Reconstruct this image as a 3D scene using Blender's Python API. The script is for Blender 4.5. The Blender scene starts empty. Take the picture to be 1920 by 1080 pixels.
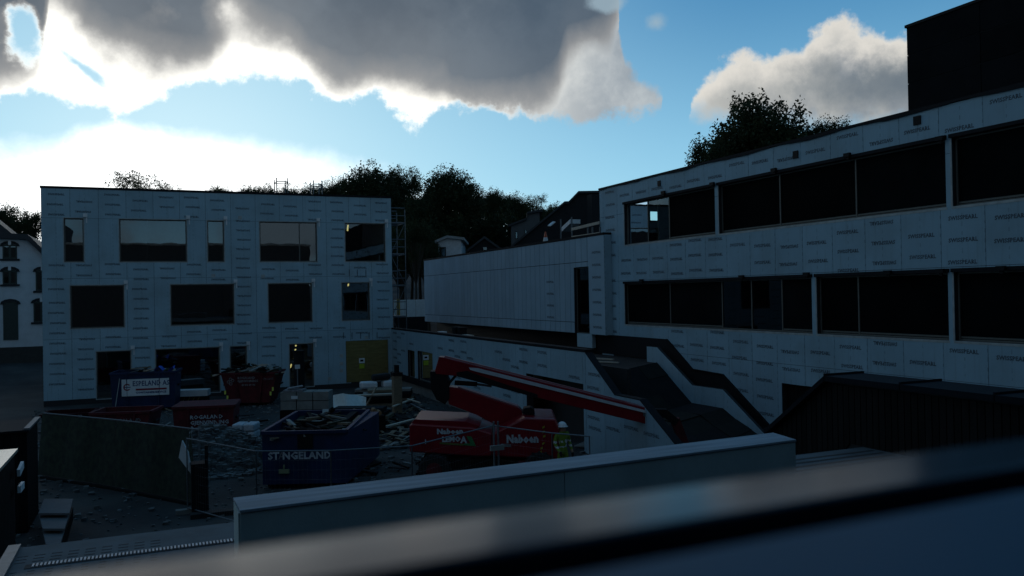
import bpy, bmesh, math, random
import numpy as np
from mathutils import Vector, Matrix

random.seed(7)
rng = np.random.default_rng(7)
C = bpy.context.scene.collection
SC = bpy.context.scene
R = math.radians

# ------------------------------------------------------------------ camera
F_PX = 1560.0                      # focal length in pixels of the 1920 wide photograph
HEAD, PITCH, ROLL = R(23.4), R(0.42), 0.018
CAMZ = 5.7
fw = Vector((math.sin(HEAD) * math.cos(PITCH), math.cos(HEAD) * math.cos(PITCH), math.sin(PITCH)))
rt0 = Vector((math.cos(HEAD), -math.sin(HEAD), 0))
up0 = rt0.cross(fw)
rt = rt0 * math.cos(ROLL) - up0 * math.sin(ROLL)
up = up0 * math.cos(ROLL) + rt0 * math.sin(ROLL)
cam_d = bpy.data.cameras.new('camera')
cam = bpy.data.objects.new('camera', cam_d)
C.objects.link(cam)
cam.matrix_world = Matrix(((rt.x, up.x, -fw.x, 0), (rt.y, up.y, -fw.y, 0), (rt.z, up.z, -fw.z, CAMZ), (0, 0, 0, 1)))
cam_d.sensor_width = 36
cam_d.lens = 36 * F_PX / 1920
cam_d.clip_start = 0.01
cam_d.clip_end = 3000
cam_d.dof.use_dof = True
cam_d.dof.focus_distance = 40
cam_d.dof.aperture_fstop = 6.5
SC.camera = cam


def ray(px, py):
    return fw + rt * ((px - 960) / F_PX) + up * ((540 - py) / F_PX)


def onX(px, py, X):
    d = ray(px, py); t = X / d.x
    return Vector((X, d.y * t, CAMZ + d.z * t))


def onY(px, py, Y):
    d = ray(px, py); t = Y / d.y
    return Vector((d.x * t, Y, CAMZ + d.z * t))


def onZ(px, py, z=0.0):
    d = ray(px, py); t = (z - CAMZ) / d.z
    return Vector((d.x * t, d.y * t, z))


def onD(px, py, D):
    d = ray(px, py)
    return Vector((d.x * D, d.y * D, CAMZ + d.z * D))


# ------------------------------------------------------------------ world, sun, exposure
def azel(px, py):
    d = ray(px, py).normalized()
    return math.degrees(math.atan2(d.x, d.y)), math.degrees(math.asin(d.z))


SUN_AZ, SUN_EL = azel(330, 215)
world = bpy.data.worlds.new('World')
SC.world = world
world.use_nodes = True
wt = world.node_tree
wt.nodes.clear()


class G:
    """small helper for writing node graphs as expressions"""
    def __init__(s, tree): s.t = tree
    def n(s, typ, **kw):
        nd = s.t.nodes.new(typ)
        for k, v in kw.items(): setattr(nd, k, v)
        return nd
    def put(s, sock, v):
        if v is None: return
        if hasattr(v, 'is_output') or isinstance(v, bpy.types.NodeSocket): s.t.links.new(v, sock)
        else: sock.default_value = v
    def m(s, op, a, b=None, c=None, clamp=False):
        nd = s.n('ShaderNodeMath', operation=op, use_clamp=clamp)
        s.put(nd.inputs[0], a); s.put(nd.inputs[1], b); s.put(nd.inputs[2], c)
        return nd.outputs[0]
    def ss(s, v, a, b):
        nd = s.n('ShaderNodeMapRange', interpolation_type='SMOOTHSTEP')
        s.put(nd.inputs[0], v); s.put(nd.inputs[1], a); s.put(nd.inputs[2], b)
        return nd.outputs[0]
    def lin(s, v, a, b, c, d):
        nd = s.n('ShaderNodeMapRange')
        for i, x in enumerate((v, a, b, c, d)): s.put(nd.inputs[i], x)
        return nd.outputs[0]
    def mix(s, f, a, b, blend='MIX'):
        nd = s.n('ShaderNodeMix', data_type='RGBA', blend_type=blend)
        s.put(nd.inputs[0], f)
        for i, x in ((6, a), (7, b)):
            if isinstance(x, (tuple, list)) and len(x) == 3: x = (*x, 1)
            s.put(nd.inputs[i], x)
        return nd.outputs[2]
    def curve(s, x, pts):
        nd = s.n('ShaderNodeFloatCurve')
        cu = nd.mapping.curves[0]
        while len(cu.points) < len(pts): cu.points.new(0, 0)
        for p, q in zip(cu.points, pts):
            p.location = q; p.handle_type = 'AUTO_CLAMPED'
        nd.mapping.update()
        s.put(nd.inputs['Value'], x)
        return nd.outputs[0]
    def noise(s, vec, scale, detail=4, rough=.5, dist=0):
        nd = s.n('ShaderNodeTexNoise')
        s.put(nd.inputs['Vector'], vec)
        nd.inputs['Scale'].default_value = scale; nd.inputs['Detail'].default_value = detail
        nd.inputs['Roughness'].default_value = rough; nd.inputs['Distortion'].default_value = dist
        return nd.outputs['Fac'], nd.outputs['Color']


g = G(wt)
tc = g.n('ShaderNodeTexCoord').outputs['Generated']
sep = g.n('ShaderNodeSeparateXYZ'); wt.links.new(tc, sep.inputs[0])
X_, Y_, Z_ = sep.outputs
DEG = 57.29578
el = g.m('MULTIPLY', g.m('ARCSINE', Z_), DEG)
az = g.m('MULTIPLY', g.m('ARCTAN2', X_, Y_), DEG)
# cloud turbulence displaces the angles, so that every outline is ragged
n1, c1 = g.noise(tc, 7, 9, .58)
n2, c2 = g.noise(tc, 17, 8, .6)
n3, c3 = g.noise(tc, 3.1, 5, .55)
w1 = g.m('SUBTRACT', n1, .5)
w2 = g.m('SUBTRACT', n2, .5)
w3 = g.m('SUBTRACT', n3, .5)
n4, c4 = g.noise(tc, 46, 7, .62)
turb = g.m('ADD', g.m('ADD', g.m('MULTIPLY', w1, 8.0), g.m('MULTIPLY', w2, 6.0)), g.m('MULTIPLY', g.m('SUBTRACT', n4, .5), 3.2))
AZ0, AZ1, ELN = -22.0, 62.0, 45.0
az_w = g.m('ADD', az, g.m('MULTIPLY', w1, 2.0))
t = g.m('DIVIDE', g.m('SUBTRACT', az_w, AZ0), AZ1 - AZ0)


def cpts(pts):
    out = []
    for px, py in pts:
        a, e = azel(px, py)
        out.append(((a - AZ0) / (AZ1 - AZ0), max(0, min(1, e / ELN))))
    out = [(0, out[0][1])] + out + [(1, out[-1][1])]
    return out


def lowcurve(pts):
    return g.m('MULTIPLY', g.curve(t, cpts(pts)), ELN)


# white fringe lower edge and grey core lower edge of the big backlit cloud
L1 = lowcurve([(-60, 165), (60, 182), (170, 208), (330, 185), (420, 178), (520, 148), (620, 178), (700, 190), (765, 236),
               (850, 212), (980, 214), (1100, 212), (1185, 214), (1240, 190), (1262, -120)])
U1 = lowcurve([(-60, -900), (1125, -900), (1160, 20), (1175, 110), (1210, 150), (1250, 186), (1400, 300)])
L2 = lowcurve([(-60, 128), (40, 130), (78, 95), (90, 5), (130, 20), (165, 62), (250, 108), (320, 132), (372, 126), (408, 92),
               (455, 58), (540, 68), (590, 110), (650, 148), (740, 150), (830, 166), (860, 190), (980, 196), (1040, 170),
               (1070, 100), (1130, 80), (1162, 10), (1180, -150)])
TOP = 24.0
d1 = g.m('ADD', g.m('SUBTRACT', el, L1), g.m('MULTIPLY', turb, .62))
dU = g.m('ADD', g.m('SUBTRACT', U1, el), g.m('MULTIPLY', turb, .62))
A1 = g.ss(d1, -.25, .75)
A1 = g.m('MULTIPLY', A1, g.ss(dU, -.3, .9))
turbs = g.m('ADD', g.m('MULTIPLY', w1, 7.0), g.m('MULTIPLY', w2, 4.0))
d2 = g.m('ADD', g.m('SUBTRACT', el, L2), g.m('MULTIPLY', turbs, .5))
K1 = g.lin(d2, -2.0, 2.6, 0, 1)
inaz = g.m('MULTIPLY', g.ss(az, -34, -26), g.m('SUBTRACT', 1, g.ss(az, 66, 76)))


def blob(px, py, rx, ry, lo=0.0, hi=.5, turb_amt=.10, rot=0.0, tb=None):
    a0, e0 = azel(px, py)
    sx, sy = rx / F_PX * DEG, ry / F_PX * DEG
    da = g.m('SUBTRACT', az, a0); de = g.m('SUBTRACT', el, e0)
    if rot:
        c_, s_ = math.cos(rot), math.sin(rot)
        da, de = (g.m('ADD', g.m('MULTIPLY', da, c_), g.m('MULTIPLY', de, s_)),
                  g.m('SUBTRACT', g.m('MULTIPLY', de, c_), g.m('MULTIPLY', da, s_)))
    q = g.m('ADD', g.m('POWER', g.m('DIVIDE', da, sx), 2), g.m('POWER', g.m('DIVIDE', de, sy), 2))
    q = g.m('SUBTRACT', 1, g.m('SQRT', q))
    q = g.m('ADD', q, g.m('MULTIPLY', tb if tb is not None else turb, turb_amt))
    return g.ss(q, lo, hi)


# blue holes in the cloud at the upper left
hole = g.m('MAXIMUM', blob(46, 52, 34, 62, 0, .6, .22), blob(150, 122, 80, 12, .1, 1, .35, rot=-.65))
A1 = g.m('MULTIPLY', A1, g.m('SUBTRACT', 1, hole))
K1 = g.m('MULTIPLY', K1, g.m('SUBTRACT', 1, g.m('MULTIPLY', hole, .8)))
thin = g.m('MAXIMUM', blob(420, 12, 75, 62, 0, 1, .14), g.m('MULTIPLY', blob(300, 22, 70, 45, 0, 1, .2), .6))
thin = g.m('MAXIMUM', thin, g.m('MULTIPLY', blob(1105, 120, 50, 60, 0, .9, .2), .9))
thin = g.m('MAXIMUM', thin, g.m('MULTIPLY', blob(15, 40, 40, 40, 0, .9, .2), .6))
K1 = g.m('MULTIPLY', K1, g.m('SUBTRACT', 1, g.m('MULTIPLY', thin, .6)))
# low blown-out cloud bank near the sun
E1 = g.m('MAXIMUM', blob(330, 335, 400, 92, 0, .6, .06), blob(240, 290, 150, 62, 0, .6, .09))
E1 = g.m('MAXIMUM', E1, g.m('MULTIPLY', blob(120, 400, 900, 95, 0, .55, .03), .95))
# right hand cumulus
UF = lowcurve([(1270, 330), (1292, 196), (1312, 150), (1345, 118), (1400, 98), (1450, 102), (1500, 96), (1530, 60), (1572, 30),
               (1625, 52), (1680, 48), (1760, 66), (1900, 58), (2100, 20)])
LF = lowcurve([(1270, 205), (1300, 208), (1350, 216), (1420, 225), (1700, 240), (2100, 240)])
Fm = g.m('MULTIPLY', g.ss(g.m('ADD', g.m('SUBTRACT', UF, el), g.m('MULTIPLY', turb, .5)), -.1, .75),
         g.ss(g.m('ADD', g.m('SUBTRACT', el, LF), g.m('MULTIPLY', turb, .4)), -.8, 1.2))
Fm = g.m('MULTIPLY', Fm, g.ss(az, azel(1275, 200)[0], azel(1300, 200)[0]))
Fk = g.m('MAXIMUM', blob(1665, 150, 210, 82, 0, .95, .17), g.m('MULTIPLY', blob(1420, 180, 100, 50, 0, 1, .2), .45))
Gp = g.m('MULTIPLY', g.m('MAXIMUM', blob(1230, 42, 26, 20, 0, .9, .2), blob(1140, 6, 40, 22, 0, .6, .2)), .75)
# loose clouds in the rest of the sky (outside the photograph)
nn, _c = g.noise(tc, 2.4, 8, .55)
nb = g.m('ADD', g.m('MULTIPLY', nn, .5), g.m('MULTIPLY', n1, .5))
loose = g.m('MULTIPLY', g.ss(nb, .46, .58), g.ss(el, -1, 3))
loose = g.m('MULTIPLY', loose, g.m('SUBTRACT', 1, g.m('MULTIPLY', inaz, g.m('SUBTRACT', 1, g.ss(el, TOP, TOP + 10)))))

# glow around the hidden sun
sd = Vector((math.sin(R(SUN_AZ)) * math.cos(R(SUN_EL)), math.cos(R(SUN_AZ)) * math.cos(R(SUN_EL)), math.sin(R(SUN_EL))))
dp = g.n('ShaderNodeVectorMath', operation='DOT_PRODUCT'); wt.links.new(tc, dp.inputs[0]); dp.inputs[1].default_value = sd
ang = g.m('MULTIPLY', g.m('ARCCOSINE', dp.outputs['Value']), DEG)
near = g.m('SUBTRACT', 1, g.ss(ang, 3, 34))
wide = g.m('SUBTRACT', 1, g.ss(ang, 5, 75))

sky = g.n('ShaderNodeTexSky', sky_type='NISHITA', sun_disc=False)
sky.sun_elevation = R(SUN_EL); sky.sun_rotation = R(SUN_AZ); sky.altitude = 20
sky.air_density = 1.0; sky.dust_density = .4; sky.ozone_density = 2.0
base = g.mix(1, sky.outputs[0], (SKYTINT := (1.0, 1.0, 1.0)), 'MULTIPLY')
# measured sky colours, expressed in background units (strength 0.1)
sky_hi = (0.42, 2.45, 5.0)
sky_lo = (3.0, 6.9, 9.4)
grad = g.mix(g.ss(el, 3, 22), sky_lo, sky_hi)
glow = g.m('SUBTRACT', 1, g.ss(ang, 4, 38))
grad = g.mix(g.m('MULTIPLY', glow, .7), grad, (4.2, 7.9, 9.8))
far = g.ss(ang, 50, 120)
grad = g.mix(far, grad, (0.12, 1.3, 2.6))
clear = g.mix(.8, base, grad)

lmid = g.m('SUBTRACT', 1, g.ss(ang, 14, 33))
lining = g.mix(lmid, (4.4, 5.0, 5.4), (11.5, 11.0, 9.8))
lining = g.mix(near, lining, (14.5, 14.2, 13.2))
coren = g.ss(g.m('ADD', g.m('ADD', g.m('MULTIPLY', n3, .45), g.m('MULTIPLY', n1, .35)), g.m('MULTIPLY', n2, .2)), .38, .60)
core = g.mix(coren, (0.68, 1.0, 1.42), (1.65, 2.05, 2.5))
core = g.mix(g.m('MULTIPLY', g.m('SUBTRACT', 1, g.ss(d2, -.5, 5.5)), .45), core, (2.6, 2.75, 2.9))
core = g.mix(g.m('MULTIPLY', g.ss(az, 14, 30), .6), core, (.55, .95, 1.45))
core = g.mix(g.m('MULTIPLY', near, .25), core, (2.4, 2.55, 2.65))
col = g.mix(A1, clear, g.mix(g.m('MULTIPLY', g.ss(n1, .4, .62), g.m('SUBTRACT', 1, lmid)), lining, (2.9, 3.4, 3.9)))
soft_rim = g.mix(g.ss(K1, 0, .55), lining, (4.3, 4.2, 4.05))
k_a = g.m('MULTIPLY', K1, A1)
col = g.mix(g.m('MULTIPLY', g.ss(k_a, 0, .6), 1.0), col, soft_rim)
col = g.mix(g.lin(k_a, .18, .85, 0, 1), col, core)
col = g.mix(E1, col, (15, 15.5, 15.5))
Fcol = g.mix(g.ss(n1, .35, .65), (3.6, 3.9, 4.1), (6.2, 6.1, 5.8))
rimF = g.m('SUBTRACT', 1, g.ss(g.m('ADD', g.m('SUBTRACT', UF, el), g.m('MULTIPLY', turb, .8)), .2, 3.4))
Fcol = g.mix(rimF, g.mix(g.ss(n2, .35, .65), (3.0, 3.3, 3.6), (5.6, 5.6, 5.3)), (7.6, 7.3, 6.7))
Fk = g.m('MULTIPLY', Fk, g.m('SUBTRACT', 1, g.m('MULTIPLY', rimF, .7)))
Fcol = g.mix(g.m('MULTIPLY', Fk, g.lin(n3, .3, .7, .65, 1)), Fcol, (1.15, 1.55, 1.95))
col = g.mix(Fm, col, Fcol)
col = g.mix(Gp, col, (3.4, 4.6, 5.4))
lcol = g.mix(g.ss(nn, .52, .68), (1.1, 1.5, 2.0), (0.32, 0.55, .85))
lcol = g.mix(g.m('MULTIPLY', far, .8), lcol, g.mix(g.ss(g.m('ADD', g.m('MULTIPLY', n1, .5), g.m('MULTIPLY', n2, .5)), .42, .58), (.30, .42, .52), (1.1, 1.35, 1.5)))
col = g.mix(g.m('MULTIPLY', loose, .85), col, lcol)
col = g.mix(g.ss(el, -2, -.5), (.1, .12, .12), col)
bg = g.n('ShaderNodeBackground'); bg.inputs['Strength'].default_value = 0.1
wt.links.new(col, bg.inputs['Color'])
wo = g.n('ShaderNodeOutputWorld'); wt.links.new(bg.outputs[0], wo.inputs['Surface'])
world.cycles.sampling_method = 'MANUAL'
world.cycles.sample_map_resolution = 1024

sun_d = bpy.data.lights.new('sun', 'SUN')
sun_d.energy = 0.16; sun_d.angle = R(40); sun_d.color = (1, .95, .88)
sun = bpy.data.objects.new('sun', sun_d); C.objects.link(sun)
sun.rotation_euler = sd.to_track_quat('Z', 'Y').to_euler()
sun.location = (0, 0, 60)

SC.view_settings.view_transform = 'Standard'
SC.view_settings.look = 'None'
SC.view_settings.exposure = 0.0
SC.view_settings.gamma = 1
SC.view_settings.use_curve_mapping = False
SC.render.engine = 'CYCLES'
SC.cycles.use_denoising = True
SC.cycles.max_bounces = 6
SC.cycles.transparent_max_bounces = 12
SC.cycles.sample_clamp_indirect = 6


# ------------------------------------------------------------------ materials
MATS = {}


def mat(name, col, rough=.7, metal=0.0, var=.15, nscale=4.0, col2=None, bump=0.0, bscale=40.0, spec=.4, objvar=0.0, coat=0.0, stretch=None):
    if name in MATS: return MATS[name]
    m = bpy.data.materials.new(name); m.use_nodes = True
    t_ = m.node_tree; b = t_.nodes['Principled BSDF']; h = G(t_)
    crd = h.n('ShaderNodeTexCoord').outputs['Object']
    if stretch:
        mp = h.n('ShaderNodeMapping'); mp.inputs['Scale'].default_value = stretch
        t_.links.new(crd, mp.inputs['Vector']); crd = mp.outputs[0]
    f, _ = h.noise(crd, nscale, 6, .6)
    c2_ = col2 or tuple(c * (1 - var) for c in col)
    cc = h.mix(h.ss(f, .32, .68), c2_, col)
    if objvar:
        oi = h.n('ShaderNodeObjectInfo').outputs['Random']
        v = h.lin(oi, 0, 1, 1 - objvar, 1 + objvar)
        hs = h.n('ShaderNodeHueSaturation'); t_.links.new(cc, hs.inputs['Color']); t_.links.new(v, hs.inputs['Value'])
        cc = hs.outputs[0]
    t_.links.new(cc, b.inputs['Base Color'])
    b.inputs['Roughness'].default_value = rough; b.inputs['Metallic'].default_value = metal
    b.inputs['Specular IOR Level'].default_value = spec
    b.inputs['Coat Weight'].default_value = coat
    if bump:
        f2, _ = h.noise(crd, bscale, 5, .6)
        bp = h.n('ShaderNodeBump'); bp.inputs['Strength'].default_value = bump; bp.inputs['Distance'].default_value = .02
        t_.links.new(f2, bp.inputs['Height']); t_.links.new(bp.outputs[0], b.inputs['Normal'])
    MATS[name] = m
    return m


def emis(name, col, s):
    m = bpy.data.materials.new(name); m.use_nodes = True
    b = m.node_tree.nodes['Principled BSDF']
    b.inputs['Base Color'].default_value = (*col, 1); b.inputs['Emission Color'].default_value = (*col, 1)
    b.inputs['Emission Strength'].default_value = s
    return m


def glassmat(name, refl, tint, tr=.75):
    m = bpy.data.materials.new(name); m.use_nodes = True
    t_ = m.node_tree; t_.nodes.clear(); h = G(t_)
    gl = h.n('ShaderNodeBsdfGlossy'); gl.inputs['Roughness'].default_value = .012; gl.inputs['Color'].default_value = (.9, .95, 1, 1)
    # slight unevenness of the panes
    crd = h.n('ShaderNodeTexCoord').outputs['Object']
    f, _ = h.noise(crd, .8, 2)
    bp = h.n('ShaderNodeBump'); bp.inputs['Strength'].default_value = .03; bp.inputs['Distance'].default_value = .05
    t_.links.new(f, bp.inputs['Height']); t_.links.new(bp.outputs[0], gl.inputs['Normal'])
    tp = h.n('ShaderNodeBsdfTransparent'); tp.inputs['Color'].default_value = (*tint, 1)
    fr = h.n('ShaderNodeFresnel'); fr.inputs['IOR'].default_value = 1.5
    fac = h.m('ADD', fr.outputs[0], refl, clamp=True)
    mx = h.n('ShaderNodeMixShader'); t_.links.new(fac, mx.inputs[0])
    t_.links.new(tp.outputs[0], mx.inputs[1]); t_.links.new(gl.outputs[0], mx.inputs[2])
    o = h.n('ShaderNodeOutputMaterial'); t_.links.new(mx.outputs[0], o.inputs[0])
    return m


def boardmat():
    """grey wind-barrier board with fixing dots down the studs, dust and water streaks"""
    m = mat('wind_barrier_board', (.35, .50, .58), .75, var=.10, nscale=.7, objvar=.045, bump=.1, bscale=90)
    return m


def fixings(m, period, phase, amt=.30):
    """rows of fixing dots and chalk dashes down the studs, faint rain streaks"""
    t_ = m.node_tree; h = G(t_); b_ = t_.nodes['Principled BSDF']
    src = b_.inputs['Base Color'].links[0].from_socket
    crd = h.n('ShaderNodeTexCoord').outputs['Object']; sp = h.n('ShaderNodeSeparateXYZ'); t_.links.new(crd, sp.inputs[0])
    s_ = h.m('ADD', sp.outputs[0], sp.outputs[1])
    fr_ = h.m('FRACT', h.m('DIVIDE', h.m('ADD', s_, phase + 50 * period), period))
    dist = h.m('MULTIPLY', h.m('SUBTRACT', .5, h.m('ABSOLUTE', h.m('SUBTRACT', fr_, .5))), period)
    line = h.m('LESS_THAN', dist, .016)
    nz, _ = h.noise(crd, 3.0, 3)
    fz_ = h.m('FRACT', h.m('ADD', h.m('DIVIDE', sp.outputs[2], .24), nz))
    dash = h.m('LESS_THAN', fz_, .42)
    mask = h.m('MULTIPLY', h.m('MULTIPLY', line, dash), h.m('MULTIPLY', amt, h.lin(nz, .35, .6, .4, 1.2)))
    mp = h.n('ShaderNodeMapping'); mp.inputs['Scale'].default_value = (5, 5, .35); t_.links.new(crd, mp.inputs['Vector'])
    st_, _ = h.noise(mp.outputs[0], 1.6, 5, .6)
    blot, _ = h.noise(crd, .45, 4, .6)
    c_ = h.mix(h.m('MULTIPLY', h.ss(st_, .52, .75), .22), src, (.12, .13, .12))
    c_ = h.mix(h.m('MULTIPLY', h.ss(blot, .45, .68), .22), c_, (.16, .19, .19))
    c_ = h.mix(mask, c_, (.04, .05, .06))
    t_.links.new(c_, b_.inputs['Base Color'])
    return m


M_board = fixings(boardmat(), .705, 0)
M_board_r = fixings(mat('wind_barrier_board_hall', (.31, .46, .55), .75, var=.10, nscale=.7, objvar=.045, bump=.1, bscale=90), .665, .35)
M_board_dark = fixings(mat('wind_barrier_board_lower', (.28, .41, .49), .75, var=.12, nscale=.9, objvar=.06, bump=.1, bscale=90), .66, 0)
M_print = mat('blue_grey_print', (.09, .125, .155), .7, var=.4, nscale=9)
M_void = mat('dark_backing', (.03, .032, .035), .9)
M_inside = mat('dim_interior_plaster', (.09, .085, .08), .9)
M_frame = mat('brown_grey_window_frame', (.13, .125, .11), .5)
M_tape = mat('pale_sealing_tape', (.42, .45, .45), .5, var=.3)
M_flash = mat('black_roof_membrane', (.014, .015, .018), .8, bump=.2, bscale=12, spec=.15)
M_glass = glassmat('reflective_glazing', .20, (.55, .62, .6))
M_clear = glassmat('clear_glazing', .02, (.78, .9, .86))
M_blind = mat('black_screen_fabric', (.005, .007, .008), .85, var=.5, nscale=.6, objvar=.6, spec=.05)
M_ply = mat('yellow_plywood', (.23, .18, .06), .7, var=.3, nscale=1.5, stretch=(1, 1, 6))
M_galv = mat('galvanised_steel', (.17, .185, .2), .55, metal=.5, var=.25, nscale=14)
M_wood = mat('weathered_timber', (.20, .15, .10), .8, var=.35, nscale=5, objvar=.2, stretch=(1, 1, 5))
M_wood_pale = mat('pale_fresh_timber', (.55, .47, .38), .7, var=.2, nscale=4, objvar=.1)
M_red = mat('red_machine_paint', (.22, .005, .013), .32, var=.2, nscale=3, coat=.3)
M_redd = mat('faded_red_container_paint', (.11, .006, .012), .7, var=.45, nscale=3, bump=.15, bscale=14)
M_blue = mat('blue_container_paint', (.003, .02, .075), .55, var=.35, nscale=2.5, bump=.1, bscale=14)
M_bluep = mat('bright_blue_tarp', (.02, .09, .5), .5)
M_black = mat('black_rubber', (.014, .014, .015), .75, bump=.2, bscale=30)
M_blackmetal = mat('black_painted_steel', (.012, .012, .014), .6, spec=.12)
M_white = mat('white_paint', (.72, .73, .74), .6, var=.12)
M_letter = mat('white_vinyl_lettering', (.5, .52, .56), .5, var=.3, nscale=8)
M_letter_dim = mat('worn_white_lettering', (.26, .24, .25), .6, var=.5, nscale=8)
M_dark_timber = mat('dark_stained_cladding', (.011, .0105, .011), .75, var=.4, nscale=3, objvar=.25, stretch=(3, 3, .4), spec=.1)
M_conc = mat('concrete', (.24, .235, .22), .85, var=.25, nscale=2.5, bump=.3, bscale=30, objvar=.06)
M_hoard = mat('green_leaf_print_hoarding', (.024, .036, .02), .85, col2=(.006, .012, .008), nscale=5)

# ------------------------------------------------------------------ mesh helpers
def tag(o, label=None, cat=None, group=None, kind=None):
    if label: o['label'] = label
    if cat: o['category'] = cat
    if group: o['group'] = group
    if kind: o['kind'] = kind
    return o


def empty(name, loc, label, cat, group=None, rz=0.0):
    o = bpy.data.objects.new(name, None); C.objects.link(o)
    o.location = loc; o.rotation_euler = (0, 0, rz); o.empty_display_size = .3
    return tag(o, label, cat, group)


def V(*a): return Vector(a)


class MB:
    def __init__(s): s.v = []; s.f = []; s.mi = []; s.k = 0
    def slot(s, k): s.k = k; return s
    def face(s, pts):
        n = len(s.v); s.v += [tuple(p) for p in pts]; s.f.append(tuple(range(n, n + len(pts)))); s.mi.append(s.k); return s
    def hexa(s, p):           # 8 points: bottom 4 ccw, top 4 ccw
        n = len(s.v); s.v += [tuple(q) for q in p]
        for f in ((0, 3, 2, 1), (4, 5, 6, 7), (0, 1, 5, 4), (1, 2, 6, 5), (2, 3, 7, 6), (3, 0, 4, 7)):
            s.f.append(tuple(n + i for i in f)); s.mi.append(s.k)
        return s
    def box(s, a, b):
        x0, y0, z0 = (min(a[i], b[i]) for i in range(3)); x1, y1, z1 = (max(a[i], b[i]) for i in range(3))
        return s.hexa([(x0, y0, z0), (x1, y0, z0), (x1, y1, z0), (x0, y1, z0), (x0, y0, z1), (x1, y0, z1), (x1, y1, z1), (x0, y1, z1)])
    def bar(s, p, q, w, h=None, upv=Vector((0, 0, 1))):
        p = Vector(p); q = Vector(q); h = h or w
        d = (q - p).normalized()
        a = d.cross(upv)
        if a.length < 1e-3: a = d.cross(Vector((1, 0, 0)))
        a.normalize(); b = a.cross(d).normalized()
        a *= w / 2; b *= h / 2
        return s.hexa([p - a - b, p + a - b, q + a - b, q - a - b, p - a + b, p + a + b, q + a + b, q - a + b])
    def tube(s, p, q, r, n=8, r2=None, cap=True):
        p = Vector(p); q = Vector(q); r2 = r if r2 is None else r2
        d = (q - p).normalized(); a = d.orthogonal().normalized(); b = d.cross(a)
        n0 = len(s.v)
        for c_, rr in ((p, r), (q, r2)):
            for i in range(n):
                th = 2 * math.pi * i / n
                s.v.append(tuple(c_ + a * (rr * math.cos(th)) + b * (rr * math.sin(th))))
        for i in range(n):
            j = (i + 1) % n
            s.f.append((n0 + i, n0 + j, n0 + n + j, n0 + n + i)); s.mi.append(s.k)
        if cap:
            s.f.append(tuple(n0 + i for i in reversed(range(n)))); s.mi.append(s.k)
            s.f.append(tuple(n0 + n + i for i in range(n))); s.mi.append(s.k)
        return s
    def prism(s, poly, conv0, conv1):   # poly of 2d points, converters to 3d for the two ends
        n0 = len(s.v); n = len(poly)
        s.v += [tuple(conv0(p)) for p in poly] + [tuple(conv1(p)) for p in poly]
        s.f.append(tuple(range(n0, n0 + n))); s.mi.append(s.k)
        s.f.append(tuple(reversed(range(n0 + n, n0 + 2 * n)))); s.mi.append(s.k)
        for i in range(n):
            j = (i + 1) % n
            s.f.append((n0 + j, n0 + i, n0 + n + i, n0 + n + j)); s.mi.append(s.k)
        return s
    def mesh(s, name, mats, off=(0, 0, 0), fix=True, smooth=False):
        me = bpy.data.meshes.new(name)
        ox, oy, oz = off
        me.from_pydata([(x - ox, y - oy, z - oz) for x, y, z in s.v], [], s.f)
        for m_ in (mats if isinstance(mats, (list, tuple)) else [mats]): me.materials.append(m_)
        me.polygons.foreach_set('material_index', s.mi)
        if fix:
            bm = bmesh.new(); bm.from_mesh(me); bmesh.ops.recalc_face_normals(bm, faces=bm.faces); bm.to_mesh(me); bm.free()
        if smooth: me.polygons.foreach_set('use_smooth', [True] * len(me.polygons))
        me.update()
        return me
    def build(s, name, mats, parent=None, world=True, bevel=0, smooth=False, root=None):
        base = V(0, 0, 0)
        r = root
        if r is None and parent is not None:
            q = parent
            while q: base += q.location; q = q.parent
        elif r is not None: base = V(*r)
        if not world: base = V(0, 0, 0)
        o = bpy.data.objects.new(name, s.mesh(name, mats, base, smooth=smooth)); C.objects.link(o)
        if parent is not None: o.parent = parent
        elif r is not None: o.location = base
        if bevel:
            b_ = o.modifiers.new('bevel', 'BEVEL'); b_.width = bevel; b_.segments = 2; b_.limit_method = 'ANGLE'
        return o


def part(name, mats, parent, fn, **kw):
    m = MB(); fn(m)
    return m.build(name, mats, parent, **kw)


def ax(O, U, W):
    """(u,v,w) -> world with U along, Z up, W outward"""
    O = Vector(O); U = Vector(U); W = Vector(W)
    return lambda u, v, w: O + U * u + Vector((0, 0, v)) + W * w


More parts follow.
